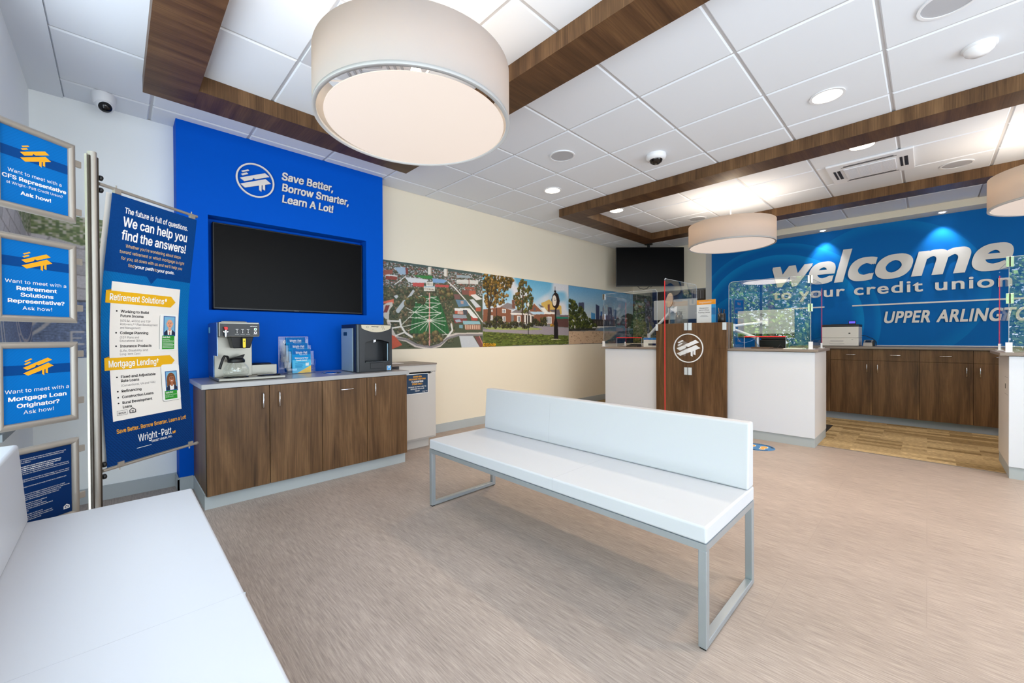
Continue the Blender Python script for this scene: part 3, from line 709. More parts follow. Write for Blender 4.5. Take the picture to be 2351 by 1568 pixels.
# ---------------------------------------------------------------- wall murals
def mural(name, w, h, res, cmds, F, loc, label, seed, base=(120, 120, 120), up=0.0):
    p = Print(w, h, res, base, seed).run(cmds).lift(up, (170, 170, 168)).soften().grain(3)
    o = p.mesh('wall_mural', F, .003, None, loc); return meta(o, label, 'mural', 'photo murals along the walls')
FA = lambda x0: frame((x0, YA, 1.024), (1, 0, 0), (0, 0, 1), (0, -1, 0))
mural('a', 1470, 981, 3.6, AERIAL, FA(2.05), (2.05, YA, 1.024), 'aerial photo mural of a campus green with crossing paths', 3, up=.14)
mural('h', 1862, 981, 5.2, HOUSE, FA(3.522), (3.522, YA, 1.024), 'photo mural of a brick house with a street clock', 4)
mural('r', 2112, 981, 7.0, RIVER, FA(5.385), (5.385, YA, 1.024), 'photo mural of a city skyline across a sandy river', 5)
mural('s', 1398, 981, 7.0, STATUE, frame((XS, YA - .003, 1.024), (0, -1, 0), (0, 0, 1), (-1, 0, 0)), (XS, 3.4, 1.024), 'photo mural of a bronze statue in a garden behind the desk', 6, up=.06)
def paving():
    # grass strip, stone pavers and a carved slate seal, printed round the corner by the window
    for k, (w, F, loc, lab, x0) in enumerate(((745, frame((XW + .003, YA - .012, 1.024), (1, 0, 0), (0, 0, 1), (0, -1, 0)), (0, YA, 1.024), 'photo mural of stone paving and carved slate behind the sign stand', 1150),
                                              (1140, frame((XW, 2.96, 1.024), (0, 1, 0), (0, 0, 1), (1, 0, 0)), (XW, 3.5, 1.024), 'photo mural of grass and carved slate on the window wall', 0))):
        p = Print(w, 981, 4.0, (196, 190, 190), 11 + k); R = p.rng; X = p.X + x0; Y = p.Y
        edge = 880 - .06 * X + 20 * np.sin(X * .012)
        n = p.rng.normal(0, 1, X.shape); row = np.floor((Y + .12 * X) / 92); col = np.floor((X + row * 70 - .5 * Y) / 190)
        tone = ((row * 37 + col * 61) % 7) * 6
        p.a[...] = (176 + tone)[..., None] * np.array((1.02, .98, .98)); p.a += n[..., None] * 12
        m = (((Y + .12 * X) % 92) < 8) | (((X + row * 70 - .5 * Y) % 190) < 8); p.a[m] = (140, 128, 126)
        slate = Y < 430 - .03 * X + 14 * np.sin(X * .01)
        s1 = (118 + 34 * np.sin(Y * .35 + 3 * np.sin(X * .02)) * .3 + n * 26)[..., None] * np.array((.86, 1.0, 1.32)); p.a[slate] = s1[slate]
        m = slate & (Y > 418 - .03 * X + 14 * np.sin(X * .01)); p.a[m] = (70, 66, 66)
        cx, cy = 880, 420; d = np.hypot((X - cx) / 1.15, (Y - cy))
        for r in (300, 345, 640, 690): m = slate & (abs(d - r) < 9); p.a[m] = np.array((206, 198, 196)) + n[m][:, None] * 10
        ed = lambda q: np.where(q, 1, 0)
        for (lx, ly) in ((640, 70), (820, 40), (1320, 90)):
            for (a0, b0, a1, b1) in ((0, 0, 12, 95), (0, 0, 70, 12), (0, 42, 55, 54), (0, 84, 70, 96)):
                m = slate & (X > lx + a0) & (X < lx + a1) & (Y > ly + b0) & (Y < ly + b1); p.a[m] = (214, 206, 202)
        g = Y > edge; pal = np.array([(92, 112, 52), (120, 134, 74), (74, 92, 44), (150, 150, 104), (200, 190, 170)])
        blk = pal[R.integers(0, 5, (p.ny // 3 + 1, p.nx // 4 + 1))].repeat(3, 0).repeat(4, 1)[:p.ny, :p.nx]; p.a[g] = blk[g]
        p.lift(.22, (205, 208, 216)); p.soften().soften(); o = p.mesh('wall_mural', F, .003, None, loc); meta(o, lab, 'mural', 'photo murals along the walls')
paving()

# ---------------------------------------------------------------- timber rings hung under the ceiling
def ring(x0, x1, y0, y1, label, w=.254, z=2.707):
    t = thing('wood_ceiling_ring', ((x0 + x1) / 2, (y0 + y1) / 2, z), label, 'ceiling beam', 'walnut beam rings under the ceiling')
    q = .0004
    mats = [M_WZ, M_WX, M_WY]
    part('beam', MB().box(x0, x0 + w, y0, y1, z, HC - .003, 0, 1), mats, t); part('beam', MB().box(x1 - w, x1, y0, y1, z, HC - .003, 0, 1), mats, t)
    part('beam', MB().box(x0 + w + q, x1 - w - q, y0 + q, y0 + w, z + q, HC - .003, 0, 2), mats, t); part('beam', MB().box(x0 + w + q, x1 - w - q, y1 - w, y1 - q, z + q, HC - .003, 0, 2), mats, t)
ring(.135, 1.995, -.35, 3.43, 'near walnut ceiling ring around the large hanging lamp')
ring(4.165, 6.455, -2.9, 3.325, 'far walnut ceiling ring over the teller desks')

# ---------------------------------------------------------------- ceiling fittings
def downlight(x, y, label, r=.1, power=9.0, z=None):
    z = HC - .003 if z is None else z
    t = thing('recessed_downlight', (x, y, z), label, 'ceiling light', 'round recessed downlights in the ceiling')
    part('trim_ring', MB().ringd(frame((x, y, z), (1, 0, 0), (0, -1, 0), (0, 0, -1)), 0, 0, r * .84, r, 0, .006, 0, 40), M_WHITEP, t)
    part('diffuser', MB().lathe((x, y, z), [(r * .84, -.003), (r * .84, -.0015)], 32, 0, (0, 0, 1), False), emis('lamp_glow_warm', (255, 240, 214), 9.0), t)
    l = bpy.data.lights.new('downlight_beam', 'AREA'); l.shape = 'DISK'; l.size = r * 1.6; l.energy = power * LAMP; l.color = (1, .76, .52); l.spread = math.radians(125)
    o = bpy.data.objects.new('downlight_beam', l); COL.objects.link(o); o.location = (x, y, z - .012)
GDL = 'lit recessed downlight '
downlight(3.559, .483, GDL + 'in a tile before the far beam ring, large and right of centre', power=15.0)
downlight(3.572, 2.943, GDL + 'in the tiles left of the far beam ring corner', power=14.0)
downlight(4.75, 2.834, GDL + 'just inside the near corner of the far beam ring')
downlight(4.706, .399, GDL + 'peeping past the far beam ring beside the air cassette')
for (x, y) in ((1.19, -1.9), (3.56, -1.9), (4.72, -2.0), (6.0, -2.0), (2.3, -.3)):
    downlight(x, y, GDL + 'in the ceiling outside the picture')
def spot(x, y, label):
    z = 2.722; t = thing('bulkhead_spotlight', (x, y, z), label, 'spotlight', 'small spotlights under the bulkhead')
    part('trim_ring', MB().ringd(frame((x, y, z), (1, 0, 0), (0, -1, 0), (0, 0, -1)), 0, 0, .034, .046, 0, .006, 0, 32), M_WHITEP, t)
    part('lamp_lens', MB().lathe((x, y, z), [(.034, -.003), (.02, -.012), (.001, -.014)], 24), emis('lamp_glow_cool', (255, 250, 244), 12.0), t)
    l = bpy.data.lights.new('spot_beam', 'SPOT'); l.energy = 26 * LAMP; l.spot_size = math.radians(70); l.spot_blend = .8; l.shadow_soft_size = .02; l.color = (.86, .93, 1)
    o = bpy.data.objects.new('spot_beam', l); COL.objects.link(o); o.location = (x, y, z - .03); o.rotation_euler = (0, math.radians(-17), 0)
spot(7.62, 1.084, 'small round spotlight under the bulkhead above the first letters of the welcome sign')
spot(7.62, -.129, 'small round spotlight under the bulkhead above the letter m of the welcome sign')
spot(7.62, -1.34, 'small round spotlight under the bulkhead past the picture edge')
def speaker(x, y, label, r=.115):
    z = HC - .002; t = thing('ceiling_speaker', (x, y, z), label, 'speaker', 'round ceiling speakers')
    F = frame((x, y, z), (1, 0, 0), (0, -1, 0), (0, 0, -1))
    part('rim', MB().ringd(F, 0, 0, r * .88, r, 0, .008, 0, 40), M_WHITEP, t)
    m = pbr('perforated_grille_grey', (176, 177, 182), .7)
    part('grille', MB().disc(F, 0, 0, r * .88, .004, 0, 40), m, t)
speaker(2.959, 2.323, 'round grey speaker grille in the tiles right of the large lamp')
speaker(5.932, 2.259, 'round speaker grille inside the far beam ring beside the middle lamp')
speaker(5.899, -.196, 'round speaker grille inside the far beam ring right of the air cassette')
speaker(3.002, -.073, 'round speaker cut by the upper picture edge')
def dome_camera():
    x, y = 3.571, 1.723; t = thing('dome_camera', (x, y, HC), 'white ceiling dome camera with a dark lens bowl before the far beam ring', 'security camera')
    part('housing', MB().lathe((x, y, HC - .001), [(.086, 0), (.088, -.02), (.08, -.045), (.058, -.05)], 40), M_WHITEP, t)
    part('lens_bowl', MB().lathe((x, y, HC - .05), [(.057, 0), (.05, -.02), (.03, -.034), (.002, -.038)], 32), pbr('smoked_dome', (22, 16, 12), .1), t)
    part('clip', MB().box(x - .012, x + .012, y - .01, y + .01, HC - .088, HC - .075), M_CHROME, t)
dome_camera()
def motion():
    x, y = 3.59, -.205; t = thing('motion_sensor', (x, y, HC), 'white half-moon motion sensor on a tile near the upper right corner', 'sensor')
    part('base', MB().lathe((x, y, HC - .001), [(.072, 0), (.072, -.012), (.066, -.016)], 36), M_WHITEP, t)
    part('dome', MB().lathe((x, y, HC - .016), [(.064, 0), (.058, -.02), (.038, -.036), (.001, -.042)], 36), pbr('milky_dome', (236, 237, 240), .25), t)
motion()
def turret():
    x, y = -.045, 3.885; t = thing('security_camera', (x, y, HC), 'white turret security camera above the sign stand', 'security camera')
    part('base', MB().lathe((x, y, HC - .001), [(.062, 0), (.062, -.035), (.058, -.06), (.05, -.075)], 36), M_WHITEP, t)
    c = Vector((x + .004, y - .012, HC - .075)); d = Vector((.1, -.75, -.65)).normalized()
    part('ball', MB().lathe(c - d * .045, [(.004, 0), (.03, .006), (.046, .026), (.05, .045), (.046, .064), (.036, .078)], 32, 0, d), M_WHITEP, t)
    part('lens', MB().lathe(c + d * .034, [(.035, 0), (.03, .012), (.012, .018), (.001, .019)], 28, 0, d), pbr('camera_lens', (10, 10, 12), .08), t)
turret()
def cassette():
    x0, x1, y0, y1 = 5.04, 5.66, .085, .70; z = HC - .002
    t = thing('air_conditioning_cassette', ((x0 + x1) / 2, (y0 + y1) / 2, z), 'white four way air conditioning cassette inside the far beam ring', 'air conditioner')
    b = MB().box(x0, x1, y0, y1, z - .022, z)
    part('fascia', b, M_WHITEP, t, .006)
    g = MB(); s = pbr('cassette_slot', (34, 28, 26), .6)
    xm, ym = (x0 + x1) / 2, (y0 + y1) / 2
    part('grille', MB().box(x0 + .14, x1 - .14, y0 + .12, y1 - .12, z - .034, z - .022), pbr('cassette_grille', (222, 223, 228), .5), t, .006)
    lv = MB()
    for i in range(14):
        for j in range(4):
            yy = y0 + .14 + j * .086; xx = x0 + .16 + i * .0215
            lv.box(xx, xx + .006, yy, yy + .07, z - .0352, z - .034)
    part('louvre', lv, pbr('cassette_louvre', (190, 190, 196), .6), t)
    for k in range(2):
        xx = x0 + .045 if k == 0 else x1 - .105
        part('air_slot', MB().box(xx + .02, xx + .032, y0 + .13, y1 - .13, z - .0245, z - .0222).box(xx + .045, xx + .052, y0 + .11, y1 - .11, z - .0245, z - .0222), s, t)
        yy = y0 + .04 if k == 0 else y1 - .095
        part('air_slot', MB().box(x0 + .17, x1 - .17, yy, yy + .024, z - .0245, z - .0222).box(x0 + .17, x1 - .17, yy + .036, yy + .054, z - .0245, z - .0222), s, t)
cassette()
def tile_vent(name, x0, y0, label):
    z = HC - .003; t = thing(name, (x0 + .3, y0 + .3, z), label, 'vent', 'square air diffusers set in the tiles')
    m = pbr('vent_grey', (150, 151, 156), .6)
    part('plate', MB().box(x0, x0 + .592, y0, y0 + .592, z - .005, z), pbr('vent_plate', (196, 197, 202), .6), t)
    v = MB()
    for i in range(4):
        a = .06 + i * .06; v.ringd(frame((x0 + .296, y0 + .296, z - .005), (1, 0, 0), (0, -1, 0), (0, 0, -1)), 0, 0, (.296 - a) * 1.0, (.296 - a) + .018, 0, .01, 0, 4)
    part('louvre', v, m, t)
tile_vent('air_diffuser', .815, 2.015, 'grey square air diffuser half hidden behind the large hanging lamp')
tile_vent('return_grille', 6.90, -1.02, 'grey return air grille near the bulkhead behind the right hand lamp')

# ---------------------------------------------------------------- drum lamps
def shade_mat():
    m = bpy.data.materials.new('linen_drum_shade'); m.use_nodes = True; t = m.node_tree
    out = t.nodes['Material Output']; t.nodes.remove(t.nodes['Principled BSDF'])
    d = t.nodes.new('ShaderNodeBsdfDiffuse'); d.inputs[0].default_value = (*lin((196, 195, 196)), 1)
    tr = t.nodes.new('ShaderNodeBsdfTranslucent'); tr.inputs[0].default_value = (*lin((240, 222, 200)), 1)
    mx = t.nodes.new('ShaderNodeMixShader'); mx.inputs[0].default_value = .42
    t.links.new(d.outputs[0], mx.inputs[1]); t.links.new(tr.outputs[0], mx.inputs[2]); t.links.new(mx.outputs[0], out.inputs[0]); return m
M_SHADE = shade_mat()
def pendant(x, y, zb, label, up=5.0, gap=0.0, inner=9.0, R=.468, h=.26):
    t = thing('drum_pendant_lamp', (x, y, zb), label, 'pendant lamp', 'white drum pendant lamps')
    s = MB().lathe((x, y, zb), [(R, 0), (R, h), (R - .004, h), (R - .004, .0), (R, 0)], 96, 0, caps=False)
    part('shade', s, M_SHADE, t)
    part('rim', MB().lathe((x, y, zb), [(R + .001, -.002), (R + .001, .012), (R - .016, .012), (R - .016, -.002), (R + .001, -.002)], 96, 0, caps=False), pbr('shade_rim', (186, 184, 182), .5), t)
    part('diffuser', MB().lathe((x + gap * .94, y + gap * .33, zb + .002), [(R - .022 - gap * .8, 0), (R - .022 - gap * .8, .004)], 96, 0, smooth=False), emis('pendant_diffuser_glow', (255, 234, 218), .66, (150, 146, 142)), t)
    part('stem', MB().cyl((x, y, zb + .05), (x, y, HC - .03), .008, 12), M_WHITEP, t)
    part('canopy', MB().lathe((x, y, HC - .001), [(.062, 0), (.062, -.022), (.056, -.028), (.008, -.03)], 36), M_WHITEP, t)
    c = MB()
    for a in range(3): c.cyl((x, y, zb + .2), (x + (R - .006) * math.cos(a * 2.094 + .4), y + (R - .006) * math.sin(a * 2.094 + .4), zb + .2), .004, 8)
    part('spider', c, M_WHITEP, t)
    for a in range(3):
        bx, by = x + .15 * math.cos(a * 2.094), y + .15 * math.sin(a * 2.094)
        part('bulb', MB().lathe((bx, by, zb + .18), [(.002, -.05), (.018, -.045), (.028, -.02), (.022, .01), (.012, .03)], 16), emis('bulb_glow', (255, 226, 190), 14.0), t)
    l = bpy.data.lights.new('pendant_uplight', 'AREA'); l.shape = 'DISK'; l.size = R * 1.5; l.energy = up * LAMP; l.color = (1, .88, .74)
    o = bpy.data.objects.new('pendant_uplight', l); COL.objects.link(o); o.location = (x, y, zb + .09); o.rotation_euler = (math.pi, 0, 0)
    l = bpy.data.lights.new('pendant_downlight', 'AREA'); l.shape = 'DISK'; l.size = R * 1.7; l.energy = 8 * LAMP; l.color = (1, .88, .74)
    o = bpy.data.objects.new('pendant_downlight', l); COL.objects.link(o); o.location = (x, y, zb - .012)
    l = bpy.data.lights.new('pendant_inner', 'POINT'); l.energy = inner * LAMP; l.shadow_soft_size = .05; l.color = (1, .82, .62)
    o = bpy.data.objects.new('pendant_inner', l); COL.objects.link(o); o.location = (x, y, zb + .12)
pendant(1.088, 1.776, 2.209, 'large white drum pendant lamp hanging nearest the camera', 1.0, .016, 5.0)
pendant(5.399, 1.662, 2.248, 'white drum pendant lamp hanging before the corner screen')
pendant(5.40, -.822, 2.204, 'white drum pendant lamp cut by the right picture edge')

# ---------------------------------------------------------------- benches
def bench(x0, face, y0, y1, label):
    """x0: outer face of the backrest; face: +1 sits towards +x, -1 towards -x"""
    X = lambda d: x0 + face * d
    t = thing('upholstered_bench', (X(.29), (y0 + y1) / 2, 0), label, 'bench', 'white leather benches in the waiting area')
    def bx(m, d0, d1, a, b, c, e): return m.box(min(X(d0), X(d1)), max(X(d0), X(d1)), a, b, c, e)
    s = bx(MB(), 0, .585, y0, y1, .392, .456); part('seat', s, M_LEATHER, t, .008, 3)
    # backrest, its front face leaning back a little
    b = MB(); z0, z1 = .457, .757
    for yy in (y0 + .001, y1 - .001): b.v += [(X(.004), yy, z0), (X(.088), yy, z0), (X(.066), yy, z1), (X(.004), yy, z1)]
    b.f += [(0, 1, 2, 3), (4, 7, 6, 5), (0, 4, 5, 1), (1, 5, 6, 2), (2, 6, 7, 3), (3, 7, 4, 0)]; b.m += [0] * 6; b.sm += [False] * 6
    bb = part('backrest', b, M_LEATHER, t, .009, 3)
    for k in (.40,):
        yy = y0 + (y1 - y0) * k
        part('seam', bx(bx(MB(), .09, .5855, yy - .0006, yy + .0006, .40, .4562), .3, .3, yy, yy, .45, .45), M_SEAM, t)
    yy = y0 + (y1 - y0) * .645
    part('seam', MB().add([(X(.0885), yy - .001, .46), (X(.0885), yy + .001, .46), (X(.0668), yy + .001, .745), (X(.0668), yy - .001, .745)], [(0, 1, 2, 3)]), M_SEAM, t)
    w = .03; f = MB()
    for (d0, d1, a, b2) in ((0, w, y0, y1), (.585 - w, .585, y0, y1), (w, .585 - w, y0, y0 + w), (w, .585 - w, y1 - w, y1)): bx(f, d0, d1, a, b2, .366, .391)
    part('frame', f, M_STEEL, t)
    for a in (y0, y1 - w):
        for d in (0, .585 - w):
            l = bx(MB(), d, d + w, a, a + w, .006, .366); lg = part('leg', l, M_STEEL, t, .002, 1)
            part('foot_pad', bx(MB(), d + .004, d + w - .004, a + .004, a + w - .004, 0, .006), M_RUB, lg)
        part('floor_runner', bx(MB(), w, .585 - w, a, a + w, .006, .03), M_STEEL, t, .002, 1)
bench(2.125, -1, .556, 2.366, 'white leather bench with its back to the teller desks, alone in the middle')
bench(-.335, 1, .575, 2.385, 'white leather bench along the window, cut by the lower left corner')

# ---------------------------------------------------------------- sign stand with frames and banner
AN = math.radians(39.7); SU = Vector((math.cos(AN), math.sin(AN), 0)); SN = Vector((SU.y, -SU.x, 0)); SP = Vector((-.085, 2.63, 0))
def S(t, z, d=0.0): return SP + SU * t + Vector((0, 0, z)) + SN * d
def stand():
    t = thing('sign_stand', SP, 'tall aluminium sign stand post with side bars holding frames and a banner', 'sign stand')
    p = MB(); ex, ez = SU, Vector((0, 0, 1)); F = lambda x, y, d: S(.016, d) + SU * x + SN * y
    prof = [(.0145 * math.cos(a), .018 * math.sin(a)) for a in [i * math.pi / 16 for i in range(32)]]
    p.prism(lambda x, y, d: S(.0175 + x, d, y), prof, .012, 2.005); part('post', p, M_ALU, t)
    c = MB()
    for (a, w) in ((-.003, .005), (.0385, .005)): c.obox(S(a, 1.0, -.004), SU, SN, ez, w / 2, .006, .99)
    part('side_channel', c, M_ALU, t)
    c = MB()
    for a in (.001, .034): c.obox(S(a, 1.0), SU, SN, ez, .003, .010, .985)
    part('groove', c, M_ALUD, t)
    part('base_plate', MB().lathe(S(.016, 0), [(.16, 0), (.16, .008), (.15, .012)], 48), M_ALU, t)
    for z in (1.927, 1.714, 1.496, 1.290, 1.089, .884, .669, .462):
        part('cross_bar', MB().obox(S(-.172, z, -.004), SU, SN, ez, .148, .005, .0145), M_ALU, t, .002, 1)
    for z, a in ((1.872, 'top'), (.540, 'bottom')):
        r = part('banner_rod', MB().cyl(S(.045, z), S(.558 if a == 'top' else .545, z), .0075, 16), M_ALU, t)
        part('rod_end', MB().lathe(S(.555 if a == 'top' else .542, z), [(.009, 0), (.009, .01), (.004, .014)], 16, 0, SU), M_ALU, r)
        for dz in (-.028, .028): part('knob', MB().lathe(S(.044, z + dz), [(.009, 0), (.012, .004), (.012, .012), (.006, .016)], 16, 0, SU), M_BLACK, r)
        for q in ((.12, .53) if a == 'top' else (.12, .50)):
            part('clip', MB().obox(S(q, z - (.012 if a == 'top' else -.012), .003), SU, SN, ez, .014, .008, .010).cyl(S(q, z, 0), S(q, z + .018 * (1 if a == 'top' else -1), 0), .003, 8), M_ALU, r)
stand()
def stripes_diag(mb, F, x0, y0, x1, y1, off, mat, step=.012, w=.0012):
    k = x0 - (y1 - y0)
    while k < x1:
        a = [(k, y0), (k + w, y0), (k + w + (y1 - y0), y1), (k + (y1 - y0), y1)]
        lo = max(x0, k); hi = min(x1, k + (y1 - y0))
        if hi - lo > .004: mb.flat(F, [(lo, y0 + lo - k), (lo + w, y0 + lo - k), (hi, y0 + hi - k - w), (hi - w, y0 + hi - k - w)], off, mat)
        k += step
def sign_frame(ztop, label, build):
    t1, t0 = -.058, -.326; w = t1 - t0; h = .341; zb = ztop - h; o = S(t0, zb, .004)
    t = thing('poster_frame', S((t0 + t1) / 2, zb, 0), label, 'framed sign', 'framed signs on the stand')
    F = frame(o, SU, (0, 0, 1), SN); b = .0255; m = MB()
    for side in range(4):
        P = [(0, 0), (w, 0), (w, h), (0, h)]; I = [(b, b), (w - b, b), (w - b, h - b), (b, h - b)]; a, c = side, (side + 1) % 4
        mid = [((P[k][0] + I[k][0]) / 2, (P[k][1] + I[k][1]) / 2) for k in (a, c)]
        q1 = [((P[k][0] * .8 + I[k][0] * .2), (P[k][1] * .8 + I[k][1] * .2)) for k in (a, c)]; q2 = [((P[k][0] * .2 + I[k][0] * .8), (P[k][1] * .2 + I[k][1] * .8)) for k in (a, c)]
        rows = [((P[a], P[c]), 0), ((P[a], P[c]), .010), (q1, .016), (mid, .018), (q2, .016), ((I[a], I[c]), .008), ((I[a], I[c]), 0)]
        vs = [F(*r[k], d) for r, d in rows for k in (0, 1)]
        m.add(vs, [(2 * k, 2 * k + 1, 2 * k + 3, 2 * k + 2) for k in range(len(rows) - 1)], 0, True)
    f = part('snap_frame', m, M_ALU, t)
    f.data.set_sharp_from_angle(angle=math.radians(50))
    part('back_panel', MB().obox(S((t0 + t1) / 2, zb + h / 2, .004 + .001), SU, SN, (0, 0, 1), w / 2 - .002, .001, h / 2 - .002), M_WHITEP, t)
    G = frame(F(b, b, .0045), SU, (0, 0, 1), SN); pw, ph = w - 2 * b, h - 2 * b
    build(t, G, pw, ph)
M_STRIPE = pbr('print_pinstripe_blue', (0, 100, 174), .55, spec=.12)
def want(lines, lg):
    def build(t, G, w, h):
        m = MB().rect(G, 0, 0, w, h, 0, 0).rect(G, 0, .160 + lg, w, .198 + lg, .0003, 1); stripes_diag(m, G, 0, 0, w, h, .00015, 2)
        s = part('poster', m, [M_SIGN, M_SIGND, M_STRIPE], t)
        d = MB(); logo(d, G, w * .5, .190 + lg, .062, .0006); part('house_mark', d, M_GOLD, s)
        d = MB()
        for (tx, y, cap, wd, bo) in lines: d.text(G, tx, w / 2, y, cap, wd, 'c', bo, 0, 0, .0006)
        part('lettering', d, M_W, s)
    return build
sign_frame(1.999, 'top framed sign asking about a CFS representative', want([('Want to meet with a', .118, .0135, .172, 0), ('CFS Representative', .092, .0145, .205, .028), ('at Wright-Patt Credit Union?', .071, .0105, .18, 0), ('Ask how!', .039, .0135, .098, .028)], .018))
sign_frame(1.564, 'second framed sign from the top about a retirement solutions representative', want([('Want to meet with a', .125, .0135, .196, 0), ('Retirement', .099, .0145, .130, .028), ('Solutions', .074, .0145, .106, .028), ('Representative?', .049, .0145, .182, .028), ('Ask how!', .022, .0135, .095, 0)], .030))
sign_frame(1.143, 'third framed sign from the top about a mortgage loan originator', want([('Want to meet with a', .117, .0145, .206, 0), ('Mortgage Loan', .087, .0155, .188, .028), ('Originator?', .058, .0155, .138, .028), ('Ask how!', .031, .0145, .098, 0)], .026))
FINE = ['Disclosures', 'Non-deposit investment products and services are offered through CUSO Financial', 'Services, L.P. (CFS), a registered broker-dealer (Member FINRA/SIPC) and SEC', 'Registered Investment Advisor.', '', 'Products offered through CFS: are not NCUA/NCUSIF or otherwise federally', 'insured, are not guarantees or obligations of the credit union, and may', 'involve investment risk including possible loss of principal.', 'Investment Representatives are registered through CFS. Wright-Patt Credit Union has',
        'contracted with CFS to make non-deposit investment products and services available to', 'members.', '', 'Mortgage loans are originated and underwritten by myCUmortgage, LLC - a wholly-owned', 'subsidiary of Wright-Patt Credit Union, Inc. All loans subject to credit approval and property', 'appraisal.', '', 'Programs and rates subject to change or increase. Certain terms, conditions and', 'restrictions apply.', '', 'Notice', 'Secure and Fair Enforcement for Mortgage Licensing Act (S.A.F.E. Act) of 2008',
        'All registered institutions, and all Loan Officers employed by Wright-Patt Credit Union are', 'registered with the Nationwide Mortgage Licensing System Registry. This', 'unique registration number has been assigned to the Credit Union and', '', 'NMLS Identification Number(s) to conduct additional', 'research. The NMLS Consumer Access is a free', 'service providing information for mortgage lending', 'companies. You may access this service by visiting the NMLS', 'www.nmlsconsumeraccess.org', '', 'In an employer sponsored plan or roll over to', 'another, factors including, but not limited to, investment', 'options, potential penalties, protection from creditors and', 'taxation and possessions of employer stock.']
def fine(t, G, w, h):
    s = part('poster', MB().rect(G, 0, 0, w, h), M_NAVY, t); d = MB(); y = h - .014
    for ln in FINE:
        if ln: d.text(G, ln, .008, y, .0042, min(w - .016, .0024 * len(ln)), 'l', .03 if ('not NCUA' in ln or 'guarantees' in ln or 'principal' in ln or ln in ('Notice', 'Disclosures')) else 0, .0, 0, .0004)
        y -= .0074
    part('lettering', d, M_W, s)
    e = MB().flat(G, [(w - .030, .018), (w - .008, .018), (w - .008, .030), (w - .019, .038), (w - .030, .030)], .0004, 0).flat(G, [(w - .026, .021), (w - .012, .021), (w - .012, .029), (w - .019, .034), (w - .026, .029)], .0006, 1).rect(G, w - .023, .0225, w - .015, .025, .0008, 0).rect(G, w - .023, .0265, w - .015, .029, .0008, 0)
    part('housing_mark', e, [M_W, M_NAVY], s)
sign_frame(.726, 'lowest framed sign, navy with fine print, behind the bench', fine)

